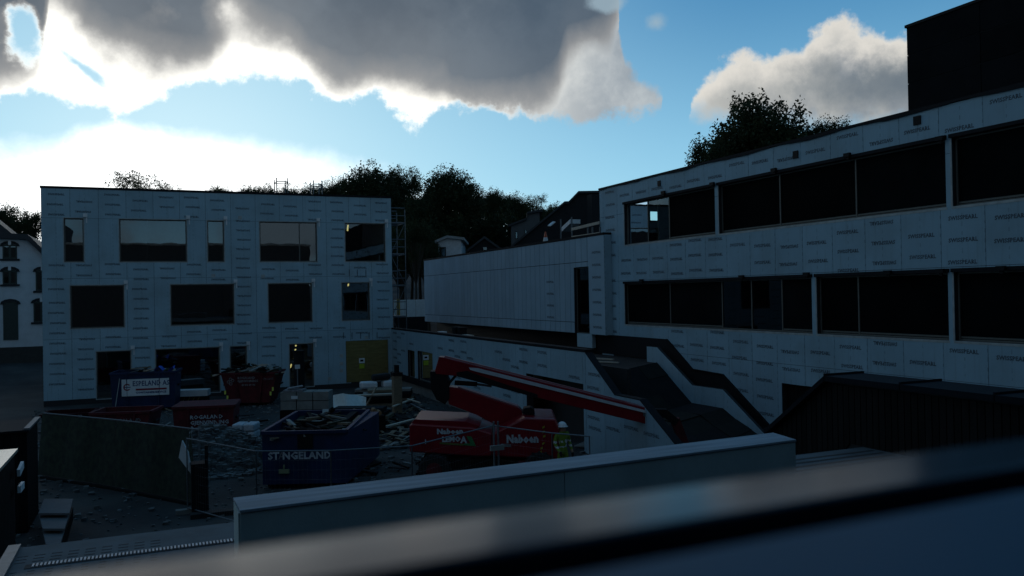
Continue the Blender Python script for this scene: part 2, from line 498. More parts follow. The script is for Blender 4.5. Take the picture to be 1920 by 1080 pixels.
def slab(mb, fr, rect, holes, w0, w1):
    """rectangle (u0,v0,u1,v1) with rectangular holes, thickness w0..w1; one clean solid"""
    u0, v0, u1, v1 = rect
    hs = [(max(a, u0), max(b, v0), min(c, u1), min(d, v1)) for a, b, c, d in holes]
    hs = [h_ for h_ in hs if h_[2] - h_[0] > 1e-4 and h_[3] - h_[1] > 1e-4]
    us = sorted({u0, u1, *[h_[0] for h_ in hs], *[h_[2] for h_ in hs]})
    vs = sorted({v0, v1, *[h_[1] for h_ in hs], *[h_[3] for h_ in hs]})
    def solid(i, j):
        if i < 0 or j < 0 or i >= len(us) - 1 or j >= len(vs) - 1: return False
        cu = (us[i] + us[i + 1]) / 2; cv = (vs[j] + vs[j + 1]) / 2
        return not any(a < cu < c and b < cv < d for a, b, c, d in hs)
    any_ = False
    for i in range(len(us) - 1):
        for j in range(len(vs) - 1):
            if not solid(i, j): continue
            any_ = True
            a, c, b, d = us[i], us[i + 1], vs[j], vs[j + 1]
            mb.face([fr(a, b, w1), fr(c, b, w1), fr(c, d, w1), fr(a, d, w1)])
            mb.face([fr(a, b, w0), fr(a, d, w0), fr(c, d, w0), fr(c, b, w0)])
            if not solid(i - 1, j): mb.face([fr(a, b, w0), fr(a, b, w1), fr(a, d, w1), fr(a, d, w0)])
            if not solid(i + 1, j): mb.face([fr(c, b, w0), fr(c, d, w0), fr(c, d, w1), fr(c, b, w1)])
            if not solid(i, j - 1): mb.face([fr(a, b, w0), fr(c, b, w0), fr(c, b, w1), fr(a, b, w1)])
            if not solid(i, j + 1): mb.face([fr(a, d, w0), fr(a, d, w1), fr(c, d, w1), fr(c, d, w0)])
    return any_


def text_mesh(s, size, align='CENTER', width=1.0, bold=0.0):
    cu = bpy.data.curves.new('lettering', 'FONT')
    cu.body = s; cu.size = size; cu.align_x = align; cu.align_y = 'CENTER'; cu.resolution_u = 1; cu.offset = bold; cu.space_character = 1.05
    o = bpy.data.objects.new('lettering', cu); C.objects.link(o)
    dg = bpy.context.evaluated_depsgraph_get(); dg.update()
    me = bpy.data.meshes.new_from_object(o.evaluated_get(dg))
    bpy.data.objects.remove(o); bpy.data.curves.remove(cu)
    vs = [(v.co.x * width, v.co.y) for v in me.vertices]; fs = [tuple(p.vertices) for p in me.polygons]
    bpy.data.meshes.remove(me)
    return vs, fs


def add_text(mb, tm, fr, u, v, w, flip=False, vert=False):
    vs, fs = tm; n = len(mb.v)
    for x, y in vs:
        if flip: x, y = -x, -y
        if vert: x, y = -y, x
        mb.v.append(tuple(fr(u + x, v + y, w)))
    for f in fs: mb.f.append(tuple(n + i for i in f)); mb.mi.append(mb.k)


def window(parent, fr, rect, mull=(), depth=.12, fw_=.06, glass=None, name='window', fmat=None, blind=None):
    """frame + mullions set back in the opening, pane behind; frame is the part, panes sub-parts"""
    u0, v0, u1, v1 = rect
    m = MB(); a0, a1 = -depth - .06, -depth
    cuts = [u0] + sorted(mull) + [u1]
    holes = [(cuts[i] + fw_ * (1 if i == 0 else .5), v0 + fw_, cuts[i + 1] - fw_ * (1 if i == len(cuts) - 2 else .5), v1 - fw_) for i in range(len(cuts) - 1)]
    slab(m, fr, (u0 + .004, v0 + .004, u1 - .004, v1 - .004), holes, a0, a1)
    f = m.build(name, fmat or M_frame, parent)
    for i, h_ in enumerate(holes):
        p = MB(); g_ = blind if blind and (blind is True or i in blind) else None
        q = .006 if g_ is None else .02
        cx = [fr(h_[0] - .01, h_[1] - .01, -depth - .03 - q), fr(h_[2] + .01, h_[1] - .01, -depth - .03 - q), fr(h_[2] + .01, h_[3] + .01, -depth - .03 - q), fr(h_[0] - .01, h_[3] + .01, -depth - .03 - q),
              fr(h_[0] - .01, h_[1] - .01, -depth - .03), fr(h_[2] + .01, h_[1] - .01, -depth - .03), fr(h_[2] + .01, h_[3] + .01, -depth - .03), fr(h_[0] - .01, h_[3] + .01, -depth - .03)]
        if g_:
            p.hexa(cx); p.build('blind', M_blind, f)
            # bottom rail of the blind
            r_ = MB(); slab(r_, fr, (h_[0] + .01, h_[1] + .02, h_[2] - .01, h_[1] + .07), [], -depth - .028, -depth - .008)
            r_.build('blind_rail', M_frame, f)
        else:
            p.face(cx[4:]); p.build('pane', glass or M_glass, f)
    return f


def boards(parent, fr, rect, holes, bw, bh, w0=0.0, th=.014, gap=.012, m=None, off=0.0, name='board'):
    u0, v0, u1, v1 = rect
    u = u0 + (off % bw if off else 0) - (bw if off else 0)
    while u < u1 - 1e-3:
        v = v0
        a, c = max(u, u0), min(u + bw, u1)
        while v < v1 - 1e-3:
            b, d = v, min(v + bh, v1)
            v += bh
            rects = [(a, b, c, d)]
            for h_ in holes:        # a hole that crosses the whole board cuts it into separate boards
                new = []
                for (p, q, r_, s_) in rects:
                    if h_[0] <= p + .02 and h_[2] >= r_ - .02 and h_[1] < s_ and h_[3] > q:
                        if h_[1] > q: new.append((p, q, r_, h_[1] - .001))
                        if h_[3] < s_: new.append((p, h_[3] + .001, r_, s_))
                    elif h_[1] <= q + .02 and h_[3] >= s_ - .02 and h_[0] < r_ and h_[2] > p:
                        if h_[0] > p: new.append((p, q, h_[0] - .001, s_))
                        if h_[2] < r_: new.append((h_[2] + .001, q, r_, s_))
                    else: new.append((p, q, r_, s_))
                rects = new
            for (p, q, r_, s_) in rects:
                if r_ - p < .05 or s_ - q < .05: continue
                mb = MB()
                if slab(mb, fr, (p + gap / 2, q + gap / 2, r_ - gap / 2, s_ - gap / 2), holes, w0, w0 + th + random.uniform(-.0015, .0015)):
                    mb.build(name, m or M_board, parent)
        u += bw

# ------------------------------------------------------------------ terrain
def sstep(x):
    x = min(1, max(0, x)); return x * x * (3 - 2 * x)


def hgt(x, y):
    r = math.hypot(x, y)
    a = math.degrees(math.atan2(x, y)) if r > 1 else 0
    # wooded slope beyond the site
    amp = 9 + 6 * sstep((a + 2) / 14) - 6 * sstep((a - 26) / 10)
    if abs(a) > 90: amp = 0
    h = amp * sstep((y - 68) / 110.0) if y > 68 else 0
    h += 1.6 * sstep((y - 60) / 14) * sstep((-2 - x) / 5)        # raised garden at the white house
    if r > 260: h += 14 * sstep((r - 260) / 160) * (1 if y < 0 or abs(a) > 70 else .35)
    return h


def build_ground():
    xs = np.unique(np.concatenate([np.linspace(-900, -120, 24), np.linspace(-120, 160, 90), np.linspace(160, 900, 24)]))
    ys = np.unique(np.concatenate([np.linspace(-900, -80, 20), np.linspace(-80, 260, 110), np.linspace(260, 900, 20)]))
    m = MB()
    for y in ys:
        for x in xs:
            r = math.hypot(x, y)
            z = hgt(x, y)
            if r > 250: z += 2.5 * math.sin(x * .021) * math.sin(y * .017)
            if y > 60 and r < 250: z += .25 * math.sin(x * .5) * math.sin(y * .4) * sstep((y - 60) / 12)
            m.v.append((x, y, z))
    nx = len(xs)
    for j in range(len(ys) - 1):
        for i in range(nx - 1):
            k = j * nx + i; m.f.append((k, k + 1, k + nx + 1, k + nx)); m.mi.append(0)
    gm = mat('compacted_gravel_and_mud', (.042, .043, .042), .9, col2=(.016, .016, .018), nscale=.35, bump=.7, bscale=6)
    o = m.build('ground', gm); o['kind'] = 'structure'
    return o


build_ground()
# asphalt lane inside the hoarding, at the foot of the camera's building
lane = MB(); lane.box((-16, .2, -.1), (19.8, 17.5, .03))
lane.build('road', mat('damp_asphalt', (.034, .038, .042), .7, var=.35, nscale=.8, bump=.3, bscale=30))['kind'] = 'structure'

SW = text_mesh('SWISSPEARL', .15, width=.95, bold=.006)
# ------------------------------------------------------------------ left building
LY = 52.0
frL = ax((0, LY, 0), (1, 0, 0), (0, -1, 0))


def pL(px, py):
    p = onY(px, py, LY); return p.x, p.z


xl = pL(79, 560)[0]; xr = pL(736, 560)[0]; ztop = pL(400, 360)[1]
zb = .30
rows = {1: (pL(300, 412)[1], pL(300, 491)[1]), 2: (pL(380, 533)[1], pL(380, 609)[1]), 3: (pL(350, 653)[1], pL(350, 738)[1])}
winL = []
for r_, lst in ((1, [(120, 157, ()), (224, 350, ()), (389, 420, ()), (487, 594, (562,)), (647, 722, ())]),
                (2, [(132, 233, ()), (320, 439, ()), (503, 585, ()), (641, 693, ())]),
                (3, [(181, 246, ()), (292, 412, ()), (432, 463, ()), (543, 588, ())])):
    zt, zb_ = rows[r_]
    for a, b, mu in lst:
        ym = {1: 450, 2: 570, 3: 690}[r_]
        winL.append((pL(a, ym)[0], zb_, pL(b, ym)[0], zt, [pL(q, ym)[0] for q in mu], r_))
zt2 = pL(668, 530)[1]
door = (pL(649, 690)[0], .35, pL(728, 690)[0], pL(690, 638)[1])
holesL = [w[:4] for w in winL] + [door]
bL = empty('office_building', (xl, LY, 0), 'three storey flat roofed building under construction, clad in grey barrier boards, behind the skips', 'building')
D = 14
m = MB(); slab(m, frL, (xl, .0, xr, ztop - .06), holesL, -.30, -.02)
m.build('wall', M_void, bL)
m = MB()
m.box((xl, LY + .3, 0), (xl + .3, LY + D, ztop - .06)); m.box((xr - .3, LY + .3, 0), (xr, LY + D, ztop - .06)); m.box((xl + .3, LY + D - .3, 0), (xr - .3, LY + D, ztop - .06))
m.build('rear_wall', M_board, bL)
m = MB()
for z in (.3, rows[2][1] - .9, rows[1][1] - .9): m.box((xl + .31, LY + .31, z), (xr - .31, LY + D - .31, z + .3))
m.build('floor_slab', M_conc, bL)
m = MB()
for u in (xl + 5.2, xl + 9.8, xl + 15.2): m.box((u, LY + .31, .31), (u + .12, LY + D - .31, ztop - .4))
m.box((xl + .31, LY + 5.5, .31), (xr - .31, LY + 5.62, ztop - .4))
m.build('partition', M_inside, bL)
m = MB(); m.box((xl - .04, LY - .05, ztop - .05), (xr + .04, LY + D + .03, ztop + .06)); m.build('roof', M_flash, bL)
m = MB(); m.box((xl + .01, LY - .012, 0), (xr - .01, LY + .0, zb)); m.build('plinth', M_void, bL)
boards(bL, frL, (xl, zb, xr, ztop - .06), holesL, 1.41, 3.35)
# printed lettering on the boards, staggered from column to column
m = MB(); k = 0; u = xl + .7
while u < xr - .3:
    v = zb + .45 + random.uniform(0, .5)
    fl = k % 3 == 1
    while v < ztop - .3:
        hit = any(a - .45 < u < c + .45 and b - .12 < v < d + .12 for a, b, c, d in holesL)
        if not hit:
            add_text(m, SW, frL, u + random.uniform(-.06, .06), v, .0165, flip=fl)
        elif random.random() < .0: pass
        v += .56 if random.random() > .06 else .75
    k += 1; u += 1.41
SWs = text_mesh('SWISSPEARL', .08, width=.9, bold=.006)
for px in (655, 670, 686):
    for py in (511,):
        a, z = pL(px, py); add_text(m, SWs, frL, a, z, .0165, vert=True)
for px in (644, 660, 676, 692, 707):
    a, z = pL(px, 629); add_text(m, SWs, frL, a, z, .0165, vert=True)
o = m.build('board_lettering', M_print, bL); o['kind'] = 'stuff'
for (u0, v0, u1, v1, mu, r_) in winL:
    window(bL, frL, (u0, v0, u1, v1), mu, depth=.10)
    # pale tape round the opening and a clip at the upper right corner
    m = MB(); slab(m, frL, (u0 - .05, v0 - .05, u1 + .05, v1 + .05), [(u0, v0, u1, v1)], .0155, .019)
    m.build('sealing_tape', M_tape, bL)
    m = MB(); slab(m, frL, (u1 - .01, v1 + .07, u1 + .20, v1 + .27), [], .016, .10); slab(m, frL, (u1 + .12, v1 - .25, u1 + .19, v1 + .06), [], .02, .05)
    m.build('bracket', M_white, bL)
# plywood site door
m = MB(); slab(m, frL, (door[0] + .02, door[1], door[2] - .02, door[3] - .02), [], -.05, .03); dr = m.build('plywood_door', M_ply, bL)
m = MB()
for q in (door[0] + .02, (door[0] + door[2]) / 2 - .06, door[2] - .14): slab(m, frL, (q, door[1] + .02, q + .12, door[3] - .04), [], .031, .065)
m.build('batten', M_ply, dr)
a, z = pL(678, 676); m = MB(); slab(m, frL, (a - .18, z - .16, a + .18, z + .16), [], .067, .075); m.build('notice', M_white, dr)
m = MB(); slab(m, frL, (a - .16, z - .5, a + .16, z - .2), [], .067, .075); m.build('notice', mat('yellow_notice', (.4, .5, .03), .5), dr)
m = MB(); slab(m, frL, (a - .1, z - .06, a + .1, z + .06), [], .0755, .078); m.build('symbol', M_blackmetal, dr)
# light battens on site visible through the glass
M_lamp = emis('lit_site_tube', (1, .82, .3), 1.1)
for px, y0, y1, dd in ((653, 421, 433, 1.6), (654, 531, 536, 1.2), (556, 642, 649, 1.2), (554, 655, 663, 2.6), (552.5, 667, 672, 4.2), (546, 684, 689, 2.6)):
    p = onY(px, (y0 + y1) / 2, LY + dd); h_ = (y1 - y0) / F_PX * (LY * .93)
    m = MB(); m.tube((p.x - .05, LY + dd, p.z - h_ / 2), (p.x + .05, LY + dd + .3, p.z + h_ / 2), .045)
    m.build('ceiling_lamp', M_lamp, bL)
# patches of tape on the boards
for px, py in ((450, 408), (640, 667), (640, 682), (640, 695), (618, 710), (493, 518), (687, 633), (400, 517)):
    a, z = pL(px, py); m = MB(); slab(m, frL, (a - .11, z - .10, a + .11, z + .10), [], .0165, .022); m.build('patch', M_tape, bL)

M_dkg = glassmat('dark_band_glazing', .01, (.3, .36, .36))
# ------------------------------------------------------------------ main building on the right
RX = 20.0
frR = ax((RX, 0, 0), (0, -1, 0), (-1, 0, 0))     # u = -y


def pR(px, py, X=RX):
    p = onX(px, py, X); return -p.y, p.z


uE = pR(1125.5, 430)[0]; uN = -8.6
zR = pR(1400, 286)[1]
r1 = ((pR(1172, 382)[1] + pR(1772, 263)[1]) / 2, (pR(1172, 458)[1] + pR(1772, 391)[1]) / 2)
r2 = ((pR(1172, 532)[1] + pR(1772, 511)[1]) / 2, (pR(1172, 607)[1] + pR(1780, 640)[1]) / 2)
print('rows', rows, r1, r2, zR, ztop, xl, xr, uE)
U = lambda px, py: pR(px, py)[0]
winR = [
    (U(1171, 420), r1[1], U(1341, 390), r1[0], [U(1210, 415), U(1250, 410)], {2}),
    (U(1348, 390), r1[1], U(1774, 330), r1[0], [U(1457, 370), U(1599, 350)], True),
    (U(1786, 330), r1[1], uN - 1.2, r1[0], [U(1786, 330) + 3.2], True),
    (U(1172, 570), r2[1], U(1523, 570), r2[0], [U(1252, 570), U(1349, 570), U(1404, 570), U(1461, 570)], {0, 1, 4}),
    (U(1532, 570), r2[1], U(1779, 570), r2[0], [U(1604, 570)], True),
    (U(1790, 570), r2[1], uN - 1.2, r2[0], [U(1790, 570) + 3.2], True)]
zo = pR(1466, 718)[1]
opening = (U(1467, 760), -.05, U(1600, 760), zo)
zbase = .02
holesR = [w[:4] for w in winR] + [opening]
bR = empty('concert_hall_building', (RX, -uE, 0), 'long grey boarded building with two bands of dark screened windows on the right', 'building')
m = MB(); slab(m, frR, (uE, 0, uN, zR - .05), holesR, -.30, -.02); m.build('wall', M_void, bR)
m = MB()
WX = 12
# end wall with a window through which the sky is seen
yE = -uE
frE = ax((RX, yE, 0), (1, 0, 0), (0, 1, 0))
sa, sb_ = onY(1190, 396, yE), onY(1236, 412, yE)
hE = [(sa.x - RX - .1, sb_.z - .12, sb_.x - RX + .15, sa.z + .05)]
slab(m, frE, (0.31, 0, WX, zR - .05), hE, -.3, 0)
m.box((RX + WX - .3, 9, 0), (RX + WX, yE - .31, zR - .05)); m.box((RX + .31, 8.6, 0), (RX + WX, 8.9, zR - .05))
m.build('rear_wall', M_board, bR)
m = MB()
for z in (r2[1] - .9, r1[1] - .5): m.box((RX + .31, 8.95, z), (RX + WX - .31, yE - .31, z + .3))
m.build('floor_slab', M_conc, bR)
m = MB(); m.box((RX + .31, yE - 4.6, r1[1] - .2), (RX + 8, yE - 4.5, zR - .1)); m.box((RX + 5, 9, 0), (RX + 5.1, yE - 5, r1[1] - .6)); m.build('partition', M_inside, bR)
m = MB(); m.box((RX - .05, 8.5, zR - .045), (RX + WX + .04, yE + .04, zR + .03)); m.build('roof', M_flash, bR)
# sagging membrane folded down over the edge of the boards
m = MB(); u = uE
pr = None
while u < uN:
    dz = .01 + .03 * math.sin(u * 1.7) + .03 * random.random()
    pt = (u, dz)
    if pr: m.face([frR(pr[0], zR - .05 - pr[1], .056), frR(u, zR - .05 - dz, .056), frR(u, zR + .035, .051), frR(pr[0], zR + .035, .051)])
    pr = pt; u += .35
m.build('roof_edge_membrane', M_flash, bR)
boards(bR, frR, (uE, zbase, uN, zR - .05), holesR, 1.33, 3.1, off=.35, m=M_board_r)
m = MB(); k = 0; u = uE + 1.015
SW2 = text_mesh('SWISSPEARL', .155, width=1.0, bold=.006)
while u < uN - .3:
    v = zbase + .3 + random.uniform(0, .55); fl = (k in (2, 9, 12, 17, 21))
    while v < zR - .25:
        hit = any(a - .4 < u < c + .4 and b - .13 < v < d + .16 for a, b, c, d in holesR)
        if not hit and random.random() > .04:
            add_text(m, SW2, frR, u + random.uniform(-.05, .05), v, .017, flip=fl)
        v += .60
    k += 1; u += 1.33
o = m.build('board_lettering', M_print, bR); o['kind'] = 'stuff'
for (u0, v0, u1, v1, mu, bl) in winR:
    window(bR, frR, (u0, v0, u1, v1), mu, depth=.13, blind=bl, glass=M_clear if v0 > 6 else M_dkg, fw_=.05)
    m = MB(); slab(m, frR, (u0 - .05, v1 - .0, u1 + .05, v1 + .10), [], .016, .075); m.build('flashing', M_flash, bR)
    m = MB(); slab(m, frR, (u0 - .03, v0 - .07, u1 + .03, v0), [], .0155, .02); slab(m, frR, (u0 - .05, v0, u0, v1), [], .0155, .02)
    m.build('sealing_tape', M_tape, bR)
m = MB(); slab(m, frR, (opening[0] + .01, 0, opening[2] - .01, zo - .01), [], -.28, -.22); m.build('gate_panel', M_dark_timber, bR)
# end-wall window
h_ = hE[0]
m = MB(); slab(m, frE, (h_[0], h_[1], h_[2], h_[3]), [(h_[0] + .06, h_[1] + .06, (h_[0] + h_[2]) / 2 - .06, h_[3] - .06), ((h_[0] + h_[2]) / 2 + .04, h_[1] + .06, h_[2] - .06, h_[3] - .06)], -.2, -.12)
m.build('window', M_frame, bR)
for px, py, s in ((1237, 344, .11), (1493, 290, .12), (1721, 226, .12)):
    a, z = pR(px, py); m = MB(); slab(m, frR, (a - s, z - s * 1.05, a + s, z + s * 1.05), [], .016, .05); m.build('vent_opening', M_blackmetal, bR)
for px, py in ((1248, 361), (1340, 345), (1456, 319), (1594, 291), (1768, 260), (1207, 526), (1395, 519), (1517, 514), (1670, 511), (1769, 508), (1883, 503)):
    a, z = pR(px, py); m = MB(); slab(m, frR, (a - .12, z - .06, a + .12, z + .06), [], .078, .17); slab(m, frR, (a - .05, z - .14, a + .05, z - .06), [], .078, .12)
    m.build('bracket', M_blackmetal, bR)
# penthouse clad in dark sheet panels
pe = onX(1701, 130, RX + .35); zP = onX(1701, 50, RX + .35).z
bP = empty('rooftop_plant_room', (RX + .35, pe.y, zR + .07), 'black sheet clad box standing on the roof of the long building at the upper right', 'roof building')
m = MB(); m.box((RX + .37, 8.6, zR + .07), (RX + 7, pe.y - .02, zP - .03)); m.build('wall', M_void, bP)
M_sheet = mat('black_metal_sheet', (.007, .008, .010), .8, spec=.06, var=.35, nscale=1.2, objvar=.25)
frP = ax((RX + .37, 0, 0), (0, -1, 0), (-1, 0, 0))
bh = (zP - zR - .1) / 3
v = zR + .08; r0 = 0
while v < zP - .1:
    u = -pe.y
    while u < -8.7:
        c = min(u + 2.35, -8.7)
        m = MB(); slab(m, frP, (u + .012, v + .012, c - .012, min(v + bh, zP - .03) - .012), [], .0, .02 + random.uniform(0, .006)); m.build('sheet_panel', M_sheet, bP)
        u = c
    v += bh
m = MB(); m.box((RX + .32, 8.5, zP - .03), (RX + 7.05, pe.y + .04, zP + .05)); m.build('coping', M_blackmetal, bP)

# ------------------------------------------------------------------ the set-back wing
WXF = 19.6
frW = ax((WXF, 0, 0), (0, -1, 0), (-1, 0, 0))
pW = lambda px, py: (-onX(px, py, WXF).y, onX(px, py, WXF).z)
wu0 = pW(796, 545)[0]; wu1 = pW(1134, 530)[0]
wzt = (pW(797, 487)[1] + pW(1125, 440)[1]) / 2; wzb = (pW(797, 604)[1] + pW(1125, 626)[1]) / 2
slotw = (pW(1077, 560)[0], wzb, pW(1105, 560)[0], (pW(1077, 502)[1] + pW(1105, 500)[1]) / 2)
print('wing', wu0, wu1, wzt, wzb)
bW = empty('gallery_wing', (WXF, -wu1, 0), 'windowless wing of narrow vertical grey boards with one tall slot window', 'building')
m = MB(); slab(m, frW, (wu0, wzb, wu1, wzt - .05), [slotw], -.35, -.02)
m.box((WXF + .36, -wu0 - .3, wzb), (WXF + 9, -wu0, wzt - .05)); m.box((WXF + 8.7, yE + .1, 0), (WXF + 9, -wu0 - .31, wzt - .05))
m.box((WXF + .36, yE + .1, wzb), (WXF + 8.69, -wu0 - .31, wzb + .25))
m.build('wall', M_void, bW)
m = MB(); m.box((WXF - .04, -wu1 - .02, wzt - .045), (WXF + 9.05, -wu0 + .04, wzt + .06)); m.build('roof', M_flash, bW)
m = MB(); m.box((WXF + .0, -wu1 - .016, wzb), (RX - .02, -wu1 - .002, wzt - .05)); m.build('return_wall', M_board, bW)
M_bw = mat('narrow_barrier_board', (.32, .45, .54), .75, var=.1, nscale=.7, objvar=.07, bump=.1, bscale=90)
zj = wzt - 1.25
for (va, vb) in ((wzb, wzb + .55), (wzb + .55, zj + .0), (zj, wzt - .05)):
    boards(bW, frW, (wu0, va, wu1 - 1.6, vb), [slotw], .605, 9, m=M_bw, gap=.03)
boards(bW, frW, (wu1 - 1.6, wzb, wu1, wzt - .05), [slotw], 1.6, 9, m=M_bw)
m = MB()
v = wzb + .35
while v < wzt - .3:
    add_text(m, SW2, frW, wu1 - .75, v, .017); v += .6
for v in (0, .6, 1.2, 1.8): add_text(m, SW2, frW, pW(1033, 595)[0], pW(1033, 595)[1] + v * 1.05, .017)
o = m.build('board_lettering', M_print, bW); o['kind'] = 'stuff'
window(bW, frW, slotw, [], depth=.14, fw_=.05, glass=glassmat('dark_glazing', .02, (.25, .3, .28)))
# recessed strip below the wing
m = MB(); m.box((WXF + .9, -wu1 + .5, zt - .94), (WXF + 1.0, -wu0 - .2, wzb - .001)); m.build('recessed_glazing', M_blackmetal, bW)
m = MB()
a0 = pW(1079, 640)[0]; a1 = pW(1107, 640)[0]
slab(m, frW, (a0, pW(1090, 651)[1], a1, wzb - .01), [], -.3, -.1); m.build('column_panel', M_board, bW)
# roof rail, hatch and small items on the wing roof
rail = empty('roof_guard_rail', (WXF + .3, -wu1 + 1, wzt + .06), 'pale timber guard rail standing on the wing roof edge beside the long building', 'railing')
zr = lambda px, py: onX(px, py, WXF + .3)
pts = [zr(1072, 425), zr(1124, 415)]
m = MB(); m.bar(zr(1072, 430), zr(1124, 417.5), .05, .14); m.build('top_rail', M_wood_pale, rail)
m = MB(); m.bar(zr(1072, 445.5), zr(1124, 438), .05, .14); m.build('bottom_rail', M_wood_pale, rail)
for px in (1100, 1109, 1123):
    p = zr(px, 430); m = MB(); m.box((p.x + .03, p.y - .03, wzt + .06), (p.x + .1, p.y + .03, p.z + .12)); m.build('post', M_galv, rail)
sky_frame = empty('open_skylight', (WXF + .4, zr(1057, 440).y, wzt + .06), 'small tilted skylight pane propped on two grey posts on the wing roof', 'roof hatch')
for px in (1048.5, 1069):
    p = zr(px, 430); m = MB(); m.tube((WXF + .4, p.y, wzt + .06), (WXF + .4, p.y, wzt + 1.15), .04); m.build('post', M_galv, sky_frame)
p = zr(1053, 434); q = zr(1069, 419)
m = MB(); m.hexa([p + V(0, 0, 0), p + V(.6, 0, 0), q + V(.6, 0, 0), q, p + V(0, 0, .22), p + V(.6, 0, .22), q + V(.6, 0, .22), q + V(0, 0, .22)])
m.build('skylight_pane', M_white, sky_frame)  # open skylight glass; plain white stands in for the sky it reflects
p = zr(1023, 450)
cn = empty('traffic_cone', (p.x, p.y, wzt + .06), 'small orange and white cone standing on the wing roof', 'cone')
m = MB(); m.tube((p.x, p.y, wzt + .06), (p.x, p.y, wzt + .3), .14, 10, .10); m.build('cone_band', M_white, cn)
m = MB(); m.tube((p.x, p.y, wzt + .301), (p.x, p.y, wzt + .62), .10, 10, .03); m.build('cone_tip', mat('orange_plastic', (.5, .08, .03), .5), cn)

# ------------------------------------------------------------------ low building with the terrace and outside stairs
LX = 14.05
frB = ax((LX, 0, 0), (0, -1, 0), (-1, 0, 0))
zt = CAMZ - 2.05
uA, uB = -LY + .02, -onX(1098, 662, LX).y
wl = []
for a, b, ya, yb in ((765, 778, 657, 708), (783.5, 811.5, 660, 716)):
    wl.append((-onX(a, 680, LX).y, onX((a + b) / 2, (yb), LX).z, -onX(b, 680, LX).y, onX((a + b) / 2, ya, LX).z))
bg_o = (-onX(988, 760, LX).y, .02, -onX(1095, 760, LX).y, onX(1040, 710, LX).z)
bB = empty('low_terrace_building', (LX, 30, 0), 'single storey boarded block with a roof terrace, running from the stairs', 'building')
holesB = wl + [bg_o]
m = MB(); slab(m, frB, (uA, 0, uB, zt - .06), holesB, -.3, -.02); m.build('wall', M_void, bB)
boards(bB, frB, (uA, .9, bg_o[0] - .3, zt - .06), holesB, .66, 9, m=M_board_dark)
boards(bB, frB, (bg_o[0] - .3, .02, uB, zt - .06), holesB, 1.3, 9, m=M_board_dark)
m = MB(); slab(m, frB, (uA, .55, bg_o[0] - .3, .88), [], -.01, .12); m.build('dark_base_strip', M_flash, bB)
m = MB(); slab(m, frB, (uA, 0, bg_o[0] - .3, .54), [], -.01, .01); m.build('plinth', M_conc, bB)
m = MB(); m.box((LX - .03, -uB, zt - .05), (LX + .35, LY - .04, zt + .04)); m.build('coping', M_flash, bB)
m = MB(); m.box((LX + .36, 30.4, zt - 1.25), (RX + .6, LY + 8, zt - .95)); m.prism([(LX + .36, -uB + .1), (LX + .36, 30.39), (RX - .3, 30.39), (RX - .3, 29.9)], lambda p: V(p[0], p[1], zt - 1.25), lambda p: V(p[0], p[1], zt - .95)); m.build('terrace_deck', mat('black_roof_felt', (.014, .015, .017), .85, bump=.3, bscale=20), bB)
m = MB(); m.box((LX + 1.2, -bg_o[0] + 1, 0), (LX + 1.35, -bg_o[2] - 1, 3)); m.build('inner_wall', M_void, bB)
for w_ in wl: window(bB, frB, w_, [], depth=.1, glass=glassmat('amber_lit_glazing', .03, (.3, .3, .2)), fw_=.05)
m = MB()
u = uA + .8; k = 0
while u < uB:
    v = 1.3 + (k % 4) * .27
    while v < zt - .2:
        if not any(a - .4 < u < c + .4 and b - .13 < v < d + .16 for a, b, c, d in holesB) and random.random() > .45:
            add_text(m, SW2, frB, u, v, .017)
        v += .52
    u += .9; k += 1
o = m.build('board_lettering', M_print, bB); o['kind'] = 'stuff'
# white boxes and debris left on the terrace edge
for px, py, w_, h_, lab in ((858, 620, .5, .45, 0), (866, 620, .4, .45, 0), (829, 622, .5, .12, 1), (872, 626, 1.6, .08, 2)):
    p = onX(px, py, LX + .9)
    m = MB(); m.box((LX + .7, p.y - w_ / 2, zt - .11), (LX + 1.1, p.y + w_ / 2, zt - .1 + h_))
    tag(m.build(['black_crate', 'white_bag', 'plank'][lab], [M_blackmetal, M_white, M_wood_pale][lab], root=(LX + .9, p.y, zt - .11)),
        ['left of the two black crates on the terrace edge', 'right one of the two black crates on the terrace edge', 'white flat bag lying at the terrace edge left of the crates', 'pale plank lying along the terrace edge below the crates'][(858, 866, 829, 872).index(px)],
        ['crate', 'bag', 'plank'][lab])

# outside stairs: skewed flight between the low building and the hall
st = empty('outdoor_staircase', (17, 24, 0), 'unfinished dark outdoor stairs with boarded cheek walls, leading up to the terrace', 'staircase')
near_ = [onX(a, b, LX) for a, b in ((1098, 662), (1153, 743), (1200, 748), (1262, 828))]
far_ = [onX(a, b, RX - .3) for a, b in ((1250, 635), (1298, 692), (1355, 702), (1440, 795))]
nprof = [(-p.y, p.z) for p in near_]; fprof = [(-p.y, p.z) for p in far_]
nprof[1] = (nprof[1][0], (nprof[1][1] + nprof[2][1]) / 2); nprof[2] = (nprof[2][0], nprof[1][1])
# extend to the ground
sl = (nprof[3][1] - nprof[2][1]) / (nprof[3][0] - nprof[2][0]); nprof[3] = (nprof[2][0] + (0 - nprof[2][1]) / sl, 0.0)
sl = (fprof[3][1] - fprof[2][1]) / (fprof[3][0] - fprof[2][0]); fprof[3] = (fprof[2][0] + (.05 - fprof[2][1]) / sl, .05)
print('nprof', nprof, 'fprof', fprof)
# near cheek wall, boarded
poly = [(uB + .012, 0.02), (nprof[3][0], .02)] + [nprof[2], nprof[1], (uB + .012, nprof[0][1])]
m = MB(); m.prism(poly, lambda p: frB(p[0], p[1], -.25), lambda p: frB(p[0], p[1], .0)); ck = m.build('cheek_wall', M_void, st)


